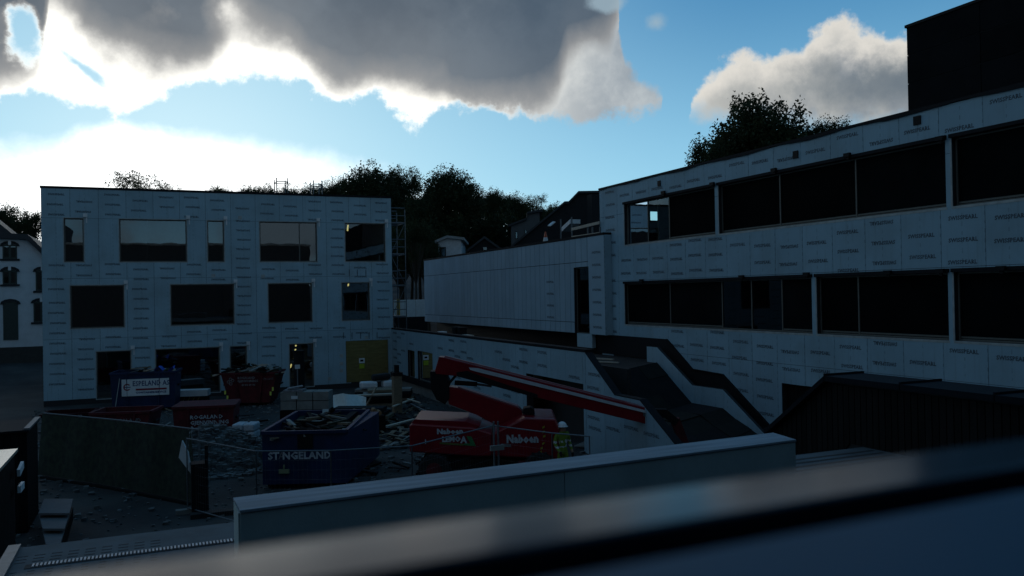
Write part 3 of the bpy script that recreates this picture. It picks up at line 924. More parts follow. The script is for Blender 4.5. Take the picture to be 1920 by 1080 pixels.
def clipped_boards(parent, fr, top, u0, u1, bw, w0, th, m_, low=None):
    """vertical boards whose upper (and lower) edges follow profiles given as (u,v) lists"""
    def at(pr, u):
        for (a, va), (b, vb) in zip(pr, pr[1:]):
            if a <= u <= b: return va + (vb - va) * (u - a) / (b - a)
        return pr[-1][1] if u > pr[-1][0] else pr[0][1]
    u = u0
    while u < u1 - .02:
        c = min(u + bw, u1); a = u + .006; e = c - .006
        brk = [a] + [q for q, _ in top if a < q < e] + [e]
        tp = [(q, at(top, q) - .01) for q in brk]
        bt = [(q, at(low, q) + .01 if low else .02) for q in reversed(brk)]
        if max(v for _, v in tp) > .1:
            mb = MB(); mb.prism(bt + tp, lambda p: fr(p[0], p[1], w0), lambda p: fr(p[0], p[1], w0 + th)); mb.build('board', m_, parent)
        u = c


clipped_boards(ck, frB, [(uB, nprof[0][1])] + nprof[1:], uB + .01, nprof[3][0] - .02, 1.3, .001, .014, M_board_dark)
m = MB()
for px, py in ((1115, 703), (1113, 728), (1114, 784), (1150, 805), (1184, 803), (1222, 816), (1116, 804)):
    p = onX(px, py, LX); add_text(m, SW2, frB, -p.y, p.z, .017)
o = m.build('cheek_lettering', M_print, ck)
m = MB()
for (a, b) in zip(nprof[:-1], nprof[1:]):
    m.bar(frB(a[0], a[1] + .012, -.12), frB(b[0], b[1] + .012, -.12), .28, .03)
m.build('coping', M_flash, st)
# far cheek: boarded upstand, with black membrane on the hall wall behind it
FX = RX - .55
frF = ax((FX, 0, 0), (0, -1, 0), (-1, 0, 0))
ftop = [(-onX(a, b, FX).y, onX(a, b, FX).z) for a, b in ((1213, 648), (1232, 651), (1298, 722), (1355, 730), (1432, 812))]
ftop[0] = (ftop[0][0], ftop[1][1])
sl = (ftop[4][1] - ftop[3][1]) / (ftop[4][0] - ftop[3][0]); ftop[4] = (ftop[3][0] + (.1 - ftop[3][1]) / sl, .1)
flow = [(u, max(.02, v - .95)) for u, v in ftop]
m = MB(); m.prism([(u, v) for u, v in ftop] + [(u, 0.02) for u, v in reversed(ftop)], lambda p: frF(p[0], p[1], -.12), lambda p: frF(p[0], p[1], 0)); fc = m.build('far_cheek_wall', M_void, st)
clipped_boards(fc, frF, ftop, ftop[0][0], ftop[4][0] - .1, 1.3, .001, .014, M_board, low=flow)
mem = [(-onX(a, b, RX - .06).y, onX(a, b, RX - .06).z) for a, b in ((1110, 629), (1250, 636), (1298, 692), (1355, 702), (1440, 795))]
mem[0] = (mem[0][0], mem[1][1])
sl = (mem[4][1] - mem[3][1]) / (mem[4][0] - mem[3][0]); mem[4] = (mem[3][0] + (.1 - mem[3][1]) / sl, .1)
m = MB(); m.prism(mem + [(u, max(.0, v - .9)) for u, v in reversed(mem)], lambda p: frR(p[0], p[1], .02), lambda p: frR(p[0], p[1], .05)); m.build('wall_membrane', M_flash, st)
m = MB()
for a, b in zip(mem[1:-1], mem[2:]): m.bar(frR(a[0], a[1], .06), frR(b[0], b[1], .06), .1, .03)
m.build('edge_trim', M_blackmetal, st)
# treads
NS = 9
def cover(a0, b0, a1, b1, z0, z1, n):
    """dark sheets laid over a flight; (a0,b0)= y at near and far side of the top, (a1,b1) of the bottom"""
    for i in range(n):
        f0, f1 = i / n, (i + 1) / n
        ya0, yb0 = a0 + (a1 - a0) * f0, b0 + (b1 - b0) * f0; ya1, yb1 = a0 + (a1 - a0) * f1, b0 + (b1 - b0) * f1
        for k in range(3):
            g0, g1 = k / 3 + .002, (k + 1) / 3 - .002
            x0, x1 = LX + .26, FX - .02
            L = lambda p, q, g_: p + (q - p) * g_
            za = z0 + (z1 - z0) * f0 + random.uniform(-.02, .05); zb_ = z0 + (z1 - z0) * f1 + random.uniform(-.02, .05)
            P = [(L(x0, x1, g0), L(ya1, yb1, g0), zb_), (L(x0, x1, g1), L(ya1, yb1, g1), zb_), (L(x0, x1, g1), L(ya0, yb0, g1), za), (L(x0, x1, g0), L(ya0, yb0, g0), za)]
            m = MB(); m.hexa([(x, y, z - .12) for x, y, z in P] + P); m.build('cover_sheet', random.choice(M_cov), st)


M_cov = [mat('black_plywood', (.010, .010, .012), .8, var=.4, nscale=2, spec=.2), mat('dark_green_brown_sheet', (.016, .016, .013), .8, var=.4, nscale=2, spec=.2)]  # two near-black tones for the stair cover sheets
fz = [zt - .95, nprof[1][1] - 1.0, nprof[2][1] - 1.0, 0]
cover(-nprof[0][0], -ftop[1][0], -nprof[1][0], -ftop[2][0], fz[0], fz[1], 3)
cover(-nprof[1][0], -ftop[2][0], -nprof[2][0], -ftop[3][0], fz[1], fz[1] - .02, 1)
cover(-nprof[2][0], -ftop[3][0], -nprof[3][0], -ftop[4][0], fz[2], .14, 4)
for (a_, b_, c_, d_, zz) in ((1115, 672, 1150, 674, zt - .8), (1120, 678, 1160, 680, zt - .9), (1232, 742, 1290, 733, zt - 2.1)):
    p, q = onZ(a_, b_, zz), onZ(c_, d_, zz)
    m = MB(); m.bar(p, q, .12, .05); m.build('loose_batten', M_wood_pale if a_ < 1130 else M_wood, st)
# framed glazing at the back of the terrace, under the overhang of the hall
m = MB(); m.box((RX - .04, 30.2, zt - .94), (RX - .022, 34.2, zt - .0)); m.build('threshold', M_blackmetal, st)
gl = empty('terrace_glazing', (18.8, 38.6, zt - .95), 'row of framed dark panes at the back of the terrace under the overhang', 'glazed screen')
frG = ax((0, 38.6, 0), (1, 0, 0), (0, -1, 0))
gx0, gx1 = onY(1142, 640, 38.6).x, RX + 1.5
m = MB(); cuts = [gx0 + i * (gx1 - gx0) / 3 for i in range(4)]
slab(m, frG, (gx0, zt - .94, gx1, wzb - .02), [(cuts[i] + .06, zt + .05, cuts[i + 1] - .06, wzb - .12) for i in range(3)], -.08, 0); fo = m.build('frame', M_frame, gl)
for i in range(3):
    m = MB(); m.face([frG(cuts[i] + .05, zt + .04, -.04), frG(cuts[i + 1] - .05, zt + .04, -.04), frG(cuts[i + 1] - .05, wzb - .11, -.04), frG(cuts[i] + .05, wzb - .11, -.04)]); m.build('pane', M_glass, gl)

# ------------------------------------------------------------------ camera's own building (seen mirrored in the office windows)
bC = empty('camera_side_building', (0, -.5, 0), 'rendered building behind the camera, seen only mirrored in the office windows', 'building')
m = MB(); m.box((-34, -14, 0), (18, -.35, 12.1)); m.build('wall', mat('dark_render', (.035, .037, .04), .9), bC)
m = MB(); m.box((-34.1, -14, 12.1), (18.1, -.2, 12.35)); m.build('cornice', M_conc, bC)
m = MB(); m.box((-34, -13, 12.36), (-9, -1.2, 14.6)); m.build('upper_storey', M_void, bC)
for i in range(14):
    x = -33 + i * 3.6
    if abs(x + .8) < 2.2: continue
    m = MB(); m.box((x, -.349, 7.6), (x + 1.6, -.33, 9.8)); m.build('window', M_blind, bC)

# ------------------------------------------------------------------ scaffolds
def scaffold(name, label, x, y, z0, w, d, lifts, lift, yaw=0.0, group=None, plank=True):
    e = empty(name, (x, y, z0), label, 'scaffold', group, yaw)
    for i in (0, 1):
        for j in (0, 1):
            m = MB(); m.tube((i * w, j * d, 0), (i * w, j * d, lifts * lift + (.9 if plank else .25)), .035, 6); m.build('standard', M_galv, e, world=False)
    for k in range(1, lifts + 1):
        z = k * lift
        for off in ((0, .5, 1.0) if plank else (0,)):
            for j in (0, 1):
                m = MB(); m.tube((0, j * d, z + off), (w, j * d, z + off), .028, 6); m.build('ledger', M_galv, e, world=False)
        for i in (0, 1):
            m = MB(); m.tube((i * w, 0, z), (i * w, d, z), .028, 6); m.build('transom', M_galv, e, world=False)
        m = MB(); m.tube((0 if k % 2 else w, 0, z - lift), (w if k % 2 else 0, 0, z), .02, 6); m.build('brace', M_galv, e, world=False)
        if plank:
            for q in range(3):
                m = MB(); m.box((.04, .06 + q * d / 3, z + .03), (w - .04, q * d / 3 + d / 3 - .02, z + .09)); m.build('deck_board', M_galv, e, world=False)
    return e


scaffold('scaffold_tower', 'tall galvanised scaffold tower against the right end of the office building', xr + .25, LY + 1.2, .2, 1.0, 2.0, 5, 2.06)
p = onY(519, 362, LY + 7); scaffold('roof_scaffold_frame', 'taller left one of the two small scaffold frames on the office roof', p.x, LY + 7, ztop + .06, .75, 1.2, 1, onY(519, 340, LY + 7).z - ztop - .06, plank=False)
p = onY(588, 362, LY + 7); scaffold('roof_scaffold_frame', 'right one of the two small scaffold frames on the office roof', p.x, LY + 7, ztop + .06, .6, 1.2, 1, onY(588, 345, LY + 7).z - ztop - .06, plank=False)

# ------------------------------------------------------------------ houses behind
def arch_window(fr, parent, u0, v0, u1, v1, door_=False):
    m = MB(); n = 6; cu = (u0 + u1) / 2; r_ = (u1 - u0) / 2
    top = [(cu + r_ * math.cos(math.pi * i / n), v1 + .22 * math.sin(math.pi * i / n)) for i in range(n + 1)]
    m.prism([(u0, v0), (u1, v0)] + top, lambda p: fr(p[0], p[1], .0), lambda p: fr(p[0], p[1], .05))
    f = m.build('door' if door_ else 'window', mat('dark_green_joinery', (.035, .05, .045), .5), parent)
    m = MB(); slab(m, fr, (u0 - .18, v0 - .16, u1 + .18, v0 - .01), [], 0, .12)
    if not door_: m.build('sill', M_void, f)
    m = MB()
    outer = [(cu + (r_ + .2) * math.cos(math.pi * i / n), v1 + .02 + .42 * math.sin(math.pi * i / n)) for i in range(n + 1)]
    m.prism(outer + [(a_, b_ + .01) for a_, b_ in reversed(top)], lambda p: fr(p[0], p[1], 0), lambda p: fr(p[0], p[1], .1)); m.build('arch_lintel', M_void, f)
    if not door_:
        m = MB(); slab(m, fr, (cu - .1, v1 + .12, cu + .1, v1 + .46), [], .101, .14); m.build('keystone', M_white, f)
        for s in (0, 1):
            m = MB(); a_ = u0 + .1 + s * (r_ - .02)
            m.face([fr(a_, v0 + .1, .055), fr(a_ + r_ - .18, v0 + .1, .055), fr(a_ + r_ - .18, v1, .055), fr(a_, v1, .055)]); m.build('pane', M_glass, f)
    return f


HY = 76.0
hx = lambda px, py: onY(px, py, HY)
gz = hgt(hx(40, 600).x, HY)
bH = empty('white_villa', (hx(0, 600).x, HY, gz), 'white rendered old villa with dark arched windows left of the office building', 'house')
frH = ax((0, HY, 0), (1, 0, 0), (0, -1, 0))
x0 = hx(-70, 500).x; x1 = hx(80, 500).x + .6
zt0, zt1 = hx(20, 447).z, hx(80, 492).z; xk = hx(49, 452).x
m = MB(); m.prism([(x0, gz - .6), (x1, gz - .6), (x1, zt1), (xk, zt0 - .1), (x0, zt0)], lambda p: frH(p[0], p[1], -9), lambda p: frH(p[0], p[1], 0)); m.build('wall', mat('white_lime_render', (.62, .66, .70), .8, var=.12, nscale=1.5), bH)
m = MB(); m.prism([(x0, zt0 + .02), (xk, zt0 - .08), (x1 + .1, zt1), (x1 + .5, zt1 - .1), (xk + .15, zt0 + .32), (x0, zt0 + .5)], lambda p: frH(p[0], p[1], -9.3), lambda p: frH(p[0], p[1], .45)); m.build('roof', mat('dark_slate', (.03, .034, .04), .6, bump=.3, bscale=9), bH)
m = MB(); m.prism([(x0, zt0 + .5), (xk - 1, zt0 + .3), (x0, zt0 + 3.4)], lambda p: frH(p[0], p[1], -9.3), lambda p: frH(p[0], p[1], -2)); m.build('upper_roof', MATS['dark_slate'], bH)
for a, b, c, d, dr_ in ((5, 456, 32, 485, 0), (5, 504, 32, 533, 0), (67, 504, 93, 545, 0), (63, 563, 93, 604, 0), (6, 565, 34, 638, 1), (-40, 504, -14, 533, 0), (-40, 565, -14, 604, 0)):
    A, B = hx(a, (b + d) / 2), hx(c, (b + d) / 2)
    arch_window(frH, bH, A.x, hx(a, d).z, B.x, hx(a, b + 6).z, bool(dr_))
m = MB(); m.box((x0, HY - 6, gz - 1), (x1 + 3, HY - 5.8, gz + .75)); gw = m.build('garden_wall', mat('mossy_stone', (.05, .052, .05), .9, bump=.5, bscale=5)); tag(gw, 'dark low garden wall in front of the white villa', 'wall')


def gable(name, label, px0, px1, base_py, eave_py, ridge_py, D, wallm, roofm, depth=8.0, mono=None, wins=()):
    a = onD(px0, eave_py, D); b = onD(px1, eave_py, D)
    u_ = (b - a); u_.z = 0; L = u_.length; u_.normalize(); w_ = Vector((u_.y, -u_.x, 0))
    if w_.dot(Vector((a.x, a.y, 0))) > 0: w_ = -w_
    zb_ = hgt(a.x, a.y) - 1.5; O = Vector((a.x, a.y, 0)); fr = ax(O, u_, w_)
    ze = a.z; zr_ = onD((px0 + px1) / 2, ridge_py, D).z
    e = empty(name, (a.x, a.y, zb_), label, 'house')
    if mono is None: prof = [(0, ze), (L / 2, zr_), (L, ze)]
    else: prof = [(u * L, ze + (zr_ - ze) * h) for u, h in mono]
    m = MB(); m.prism([(0, zb_), (L, zb_)] + list(reversed(prof)), lambda p: fr(p[0], p[1], -depth), lambda p: fr(p[0], p[1], 0)); m.build('wall', wallm, e)
    for (ua, va), (ub, vb) in zip(prof, prof[1:]):
        if abs(ub - ua) < .05: continue
        d_ = Vector((ub - ua, vb - va)).normalized() * .35
        if (ua, va) == prof[0]: ua -= d_[0]; va -= d_[1]
        if (ub, vb) == prof[-1]: ub += d_[0]; vb += d_[1]
        m = MB(); m.prism([(ua, va + .02), (ub, vb + .02), (ub, vb + .28), (ua, va + .28)], lambda p: fr(p[0], p[1], -depth - .3), lambda p: fr(p[0], p[1], .35)); m.build('roof', roofm, e)
    for a_, b_, c_, d_ in wins:
        A, B = onD(a_, d_, D), onD(c_, b_, D)
        ua, ub = (Vector((A.x, A.y, 0)) - O).dot(u_), (Vector((B.x, B.y, 0)) - O).dot(u_)
        m = MB(); slab(m, fr, (ua, A.z, ub, B.z), [], .0, .06); wf = m.build('window', M_void, e)
        m = MB(); m.face([fr(ua + .08, A.z + .08, .065), fr(ub - .08, A.z + .08, .065), fr(ub - .08, B.z - .08, .065), fr(ua + .08, B.z - .08, .065)]); m.build('pane', M_glass, wf)
    return e, fr, L


SL = MATS['dark_slate']; M_hw = mat('white_house_cladding', (.6, .63, .66), .7); M_dw = mat('dark_grey_cladding', (.028, .03, .033), .85, spec=.1)
gable('white_house', 'white house with a shallow pale roof among the dark trees', 822, 864, 520, 454, 447, 83, M_hw, mat('pale_roof_sheet', (.3, .31, .31), .6), wins=((824, 463, 836, 482),), mono=((0, 0), (.4, 1), (1, .5)))
gable('gabled_house', 'small grey gabled house right of the white house in the trees', 880, 938, 520, 470, 448, 86, M_dw, SL, wins=((905, 462, 914, 470),))
gable('grey_flat_house', 'grey flat roofed house with small dark windows below the wooded hill', 958, 1012, 470, 424, 408, 98, mat('grey_render', (.13, .135, .14), .8), SL, mono=((0, 0), (.55, .7), (.57, 1.4), (.95, 1.6), (1, 1.6)), wins=((966, 434, 971, 448), (984, 431, 988, 442)))
e, fr, L = gable('steep_roofed_hall', 'large dark building with a long sloping roof behind the wing', 962, 1150, 470, 462, 385, 92, M_dw, SL, depth=14, mono=((0, 0), (.52, 1.03), (.56, 1.03), (.66, 1.28), (1, 1.28)))
p = onD(1027, 424, 89); q = onD(1036, 417, 90)
m = MB(); m.hexa([p + V(0, 0, 0), p + V(.35, 0, 0), q + V(.35, 0, 0), q, p + V(0, 0, .1), p + V(.35, 0, .1), q + V(.35, 0, .1), q + V(0, 0, .1)]); m.build('skylight', M_white, e)
p = onD(1118, 364, 88); m = MB(); m.box((p.x - .55, p.y, p.z - 6), (p.x + .7, p.y + 1, p.z)); m.build('chimney', M_dw, e)
# white site fence between the buildings
wf = empty('white_site_fence', (onY(768, 590, 72).x, 72, hgt(15, 72)), 'white panelled site fence in the gap between office and wing', 'fence')
fa = onY(738, 562, 72); fb = onY(800, 562, 72); zc = onY(768, 562, 72).z; zd = onY(768, 594, 72).z
for i in range(3):
    xa = fa.x + (fb.x - fa.x) * i / 3; m = MB(); m.box((xa + .02, 72, zd), (xa + (fb.x - fa.x) / 3 - .02, 72.05, zc)); m.build('panel', M_white, wf)
m = MB(); m.box((fa.x, 71.9, hgt(15, 72) - .3), (fb.x, 72.1, zd - .02)); m.build('base_wall', M_flash, wf)
m = MB(); pz = onY(748, 590, 71.8); m.box((pz.x - .15, 71.8, zd), (pz.x + .1, 71.88, zc + .1)); m.build('yellow_post', mat('yellow_paint', (.5, .3, .03), .5), wf)

# ------------------------------------------------------------------ trees
def leaf_mesh(name, seed, n, blobs, leaf, flat=.85, even=False):
    r_ = np.random.default_rng(seed)
    cs = []
    for i in range(blobs):
        d = r_.normal(size=3); d /= np.linalg.norm(d); d[2] = d[2] * .95 if r_.random() < .45 else abs(d[2])
        rad = r_.uniform(.35, .8)
        if even:
            zz = 1 - 1.35 * (i + .5) / blobs; ph = i * 2.39996 + r_.uniform(-.2, .2); q_ = math.sqrt(max(0, 1 - zz * zz))
            d = np.array([q_ * math.cos(ph), q_ * math.sin(ph), zz]); rad = r_.uniform(.6, .72) if i % 4 else .3
        cs.append((d * rad * np.array([1, 1, flat]), r_.uniform(.30, .40) if even else r_.uniform(.2, .42)))
    per = n // blobs; P = []
    for c_, s in cs:
        k = per // 14
        sub = r_.normal(size=(k, 3)); sub /= np.linalg.norm(sub, axis=1)[:, None]
        sub = c_ + sub * (s * r_.uniform(.35, 1.08, (k, 1))) * np.array([1, 1, .75])
        for q in sub:       # each twig carries a tuft
            P.append(q + r_.normal(size=(14, 3)) * leaf * 1.25)
    P = np.concatenate(P)
    ex = np.percentile(np.linalg.norm(P[:, :2], axis=1), 97); zx = np.percentile(P[:, 2], 99.5); P = P / np.array([ex, ex, zx])
    cs = [(c_ / np.array([ex, ex, zx]), s) for c_, s in cs]
    N = len(P)
    a = r_.normal(size=(N, 3)); a /= np.linalg.norm(a, axis=1)[:, None]
    b = np.cross(a, r_.normal(size=(N, 3))); b /= np.linalg.norm(b, axis=1)[:, None]
    s = leaf * r_.uniform(.5, 1.15, (N, 1))
    v = np.stack([P + a * s, P + b * s * .55, P - a * s, P - b * s * .55], 1).reshape(-1, 3)
    me = bpy.data.meshes.new(name)
    me.vertices.add(len(v)); me.vertices.foreach_set('co', v.ravel())
    me.loops.add(N * 4); me.loops.foreach_set('vertex_index', np.arange(N * 4))
    me.polygons.add(N); me.polygons.foreach_set('loop_start', np.arange(N) * 4); me.polygons.foreach_set('loop_total', np.full(N, 4))
    me.materials.append(M_leaf); me.update(); me.validate()
    return me, cs


def leafmaterial(name, col, col2):
    m_ = bpy.data.materials.new(name); m_.use_nodes = True; t_ = m_.node_tree; h = G(t_); b = t_.nodes['Principled BSDF']
    crd = h.n('ShaderNodeTexCoord').outputs['Object']; f, _ = h.noise(crd, 3.5, 3)
    cc = h.mix(h.ss(f, .35, .65), col2, col); t_.links.new(cc, b.inputs['Base Color']); b.inputs['Roughness'].default_value = .7; b.inputs['Specular IOR Level'].default_value = .2
    tr = h.n('ShaderNodeBsdfTranslucent'); t_.links.new(cc, tr.inputs['Color'])
    mx = h.n('ShaderNodeMixShader'); mx.inputs[0].default_value = .25
    t_.links.new(b.outputs[0], mx.inputs[1]); t_.links.new(tr.outputs[0], mx.inputs[2]); t_.links.new(mx.outputs[0], t_.nodes['Material Output'].inputs[0])
    return m_


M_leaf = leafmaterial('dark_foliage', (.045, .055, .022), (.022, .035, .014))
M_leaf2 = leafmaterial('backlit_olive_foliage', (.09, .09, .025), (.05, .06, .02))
M_bark = mat('bark', (.045, .038, .03), .9, bump=.4, bscale=10)


def trunk_mesh(name, cs, seed):
    r_ = random.Random(seed); m = MB()
    pts = [V(0, 0, 0)]; k = 5
    for i in range(1, k + 1): pts.append(V(r_.uniform(-.05, .05), r_.uniform(-.05, .05), i / k))
    for i in range(k): m.tube(pts[i], pts[i + 1], .07 * (1 - i / k * .8), 7, .07 * (1 - (i + 1) / k * .8))
    return m, pts


CR = []
for i, (n_, bl, lf) in enumerate(((11000, 15, .040), (12000, 18, .038), (10000, 13, .042), (4200, 16, .036), (20000, 26, .040), (22000, 30, .036))):
    CR.append(leaf_mesh('crown_mesh_%d' % i, 40 + i, n_, bl, lf, even=i > 3))


def tree(label, px, top, D, hw, var=0, group=None, leafm=None, name='broadleaf_tree', rzf=1.1, base=None, rot=None):
    p = onD(px, top, D); zb_ = hgt(p.x, p.y) - .3 if base is None else base
    r_ = hw * D / F_PX; H = p.z - zb_; rz_ = min(r_ * rzf, H * .5)
    e = empty(name, (p.x, p.y, zb_), label, 'tree', group, rot if rot is not None else random.uniform(0, 6.28))
    me, cs = CR[var]
    if leafm: me = me.copy(); me.materials[0] = leafm
    c_ = bpy.data.objects.new('crown', me); C.objects.link(c_); c_.parent = e
    c_.location = (0, 0, H - rz_); c_.scale = (r_, r_, rz_)
    zc_ = H - rz_
    m = MB(); pts = [V(0, 0, 0)]; k = 5
    for i in range(1, k + 1): pts.append(V(random.uniform(-.03, .03) * r_, random.uniform(-.03, .03) * r_, zc_ * i / k * 1.05))
    R0 = max(.14, r_ * .07)
    for i in range(k): m.tube(pts[i], pts[i + 1], R0 * (1 - i / k * .55), 8, R0 * (1 - (i + 1) / k * .55))
    m.build('trunk', M_bark, e, world=False)
    m = MB()
    for cc, s in cs:
        tip = V(cc[0] * r_, cc[1] * r_, zc_ + cc[2] * rz_); st_ = pts[3 + (len(m.v) % 2)] if len(pts) > 4 else pts[-1]
        mid = st_.lerp(tip, .5) + V(0, 0, .12 * r_)
        m.tube(st_, mid, R0 * .36, 5, R0 * .2, cap=False); m.tube(mid, tip, R0 * .2, 5, R0 * .06, cap=False)
    m.build('limbs', M_bark, e, world=False)
    return e


grp = 'trees on the wooded slope'
lab = 'dark tree in the unbroken wood on the slope behind the buildings'
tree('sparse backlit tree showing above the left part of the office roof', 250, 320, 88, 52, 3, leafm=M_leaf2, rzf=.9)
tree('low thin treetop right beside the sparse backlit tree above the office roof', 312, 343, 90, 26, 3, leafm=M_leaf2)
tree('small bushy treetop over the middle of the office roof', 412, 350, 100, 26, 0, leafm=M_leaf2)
for px, top, D, hw, v, w_ in ((462, 352, 110, 28, 5, 'leftmost low treetop just left of the taller roof scaffold frame'), (495, 349, 108, 32, 5, 'low treetop touching the left side of the taller roof scaffold frame'), (540, 352, 112, 34, 5, 'low treetop seen through the taller roof scaffold frame'), (580, 349, 110, 34, 5, 'low treetop between the two roof scaffold frames'), (618, 347, 108, 36, 5, 'low treetop just right of the right roof scaffold frame')):
    tree(w_, px, top, D, hw, v, 'row of treetops above the office roof')
tree('broad treetop rising above the office roof, left one of the two tall domed trees', 700, 315, 100, 70, 5, rzf=.85)
tree('tall domed tree right of the gap beside the other tall domed tree', 838, 320, 98, 68, 5, rzf=.85)
tree('dark tree filling the gap between the two tall domed trees', 752, 316, 104, 44, 2)
tree('small airy tree on the ridge left of the steep roofed hall', 1006, 365, 130, 26, 3, rzf=.8)
for px, top, D, hw, v in ((650, 335, 108, 36, 0), (725, 350, 100, 50, 0), (800, 365, 96, 50, 1), (870, 350, 100, 44, 2), (905, 362, 112, 40, 0), (945, 374, 118, 38, 1), (985, 378, 124, 36, 2), (1030, 388, 128, 30, 0),
                          (770, 400, 92, 55, 2), (840, 395, 96, 58, 0), (905, 395, 104, 58, 1), (960, 398, 116, 52, 2), (750, 430, 88, 50, 5), (800, 425, 90, 50, 5), (722, 350, 102, 50, 5), (785, 370, 94, 50, 5), (890, 430, 106, 48, 1), (930, 425, 110, 50, 0),
                          (860, 420, 104, 48, 2), (1000, 400, 124, 44, 1), (1060, 395, 130, 44, 2), (962, 366, 118, 34, 5), (1040, 384, 132, 30, 5), (925, 358, 112, 34, 5), (1090, 400, 130, 44, 0)):
    tree(lab, px, top, D, hw, v, grp)
tree('dark tree right behind the scaffold tower', 778, 415, 76, 36, 1)
tree('dark low tree left of the white house, over the white site fence', 800, 455, 82, 30, 2)
for px, top, D, hw, w_ in ((8, 386, 98, 46, 'dark tree over the roof of the white villa at the left border'), (62, 398, 96, 40, 'dark tree between the white villa and the office building corner')):
    tree(w_, px, top, D, hw, 1, 'trees behind the white villa')
bush = tree('round dark bush in front of the white villa at the corner of the office building', 62, 606, 70, 26, 2, rzf=1.0, name='shrub'); bush['category'] = 'bush'
tree('large dark dense tree rising behind the roof of the long building', 1418, 188, 62, 104, 4, rzf=1.0, base=0)
tree('low side crown at the left foot of the large tree behind the roof', 1345, 262, 60, 60, 1, base=0)
tree('spiky low treetop right of the large tree behind the roof', 1566, 222, 60, 52, 3, base=0)
tree('small treetop tight against the right side of the large tree behind the roof', 1545, 232, 61, 48, 1, base=0)
tree('lower dark tree in front of the large tree behind the roof, right side', 1448, 236, 61, 66, 1, base=0)

# ------------------------------------------------------------------ containers and skips
def text_part(s, size, parent, x, y, z, m_=None, width=1.0, bold=.006, name='lettering', tilt=0.0, align='CENTER', back=False):
    tm = text_mesh(s, size, width=width, bold=bold, align=align)
    mb = MB(); fr = lambda u, v, w: Vector((x + u, y - w + v * tilt, z + v))
    add_text(mb, tm, fr, 0, 0, 0)
    return mb.build(name, m_ or M_letter, parent, world=False)


def skip(name, label, cat, loc, rz, L, W, H, m_, fl=.35, ribs=5, fill=None, base=.16):
    """open skip: x along the long side, y away"""
    e = empty(name, loc, label, cat, None, rz)
    t_ = .05
    def ring(z, inset, q=0):
        k = (z - base) / (H - base); a = L / 2 - fl * (1 - k) - q; b = W / 2 - fl * .25 * (1 - k) - q
        return [(-a, -b, z), (a, -b, z), (a, b, z), (-a, b, z)]
    o0, o1, i0, i1 = ring(base, 0), ring(H, 0), ring(base + .08, 0, t_), ring(H, 0, t_)
    m = MB(); n = 0
    m.v += o0 + o1 + i0 + i1
    for k in range(4):
        j = (k + 1) % 4
        for f in ((k, j, 4 + j, 4 + k), (12 + k, 12 + j, 8 + j, 8 + k), (4 + k, 4 + j, 12 + j, 12 + k)): m.f.append(f); m.mi.append(0)
    m.f += [(3, 2, 1, 0), (8, 9, 10, 11)]; m.mi += [0, 0]
    m.build('body', m_, e, world=False)
    m = MB()
    for k in range(4):
        p, q = Vector(o1[k]), Vector(o1[(k + 1) % 4]); m.bar(p + V(0, 0, -.02), q + V(0, 0, -.02), .11, .1)
    m.build('rim', m_, e, world=False)
    for i in range(ribs):
        f = (i + .5) / ribs
        xb = -L / 2 + fl + (L - 2 * fl) * f; xt = -L / 2 + L * f
        if 0 < i < ribs - 1 and ribs > 3: continue
        m = MB(); m.bar((xb, -W / 2 + fl * .25 - .03, base), (xt, -W / 2 - .03, H - .08), .08, .07); m.build('rib', m_, e, world=False)
    for s in (-1, 1):
        m = MB(); m.box((s * (L / 2 - fl - .2) - .12, -W / 2 + .25, 0), (s * (L / 2 - fl - .2) + .12, W / 2 - .25, base)); m.build('skid', M_blackmetal, e, world=False)
        m = MB(); m.tube((s * (L / 2 + .01), -.3, H * .62), (s * (L / 2 + .01), .3, H * .62), .05); m.build('lifting_lug', M_blackmetal, e, world=False)
    return e


def heap(parent, L, W, z, hh, mats, n, seed, names='debris_piece', long=True):
    r_ = random.Random(seed)
    for i in range(n):
        x, y = r_.uniform(-L / 2, L / 2), r_.uniform(-W / 2, W / 2)
        k = 1 - (2 * abs(x) / L) ** 2 * .8
        zz = z + hh * k * r_.uniform(.2, 1)
        l, w_, h_ = (r_.uniform(.5, 1.2), r_.uniform(.06, .25), r_.uniform(.02, .08)) if long else (r_.uniform(.15, .45), r_.uniform(.1, .4), r_.uniform(.08, .2))
        a = r_.uniform(0, 3.14); d = V(math.cos(a), math.sin(a), r_.uniform(-.35, .35)) * l / 2
        m = MB(); m.bar(V(x, y, zz) - d, V(x, y, zz) + d, w_, h_); m.build(names, r_.choice(mats), parent, world=False)


def at(px, py, z=0.0):
    return onZ(px, py, z)


YAW = -HEAD
m_deb = [M_wood, M_wood_pale, M_conc, M_dark_timber, M_hoard]
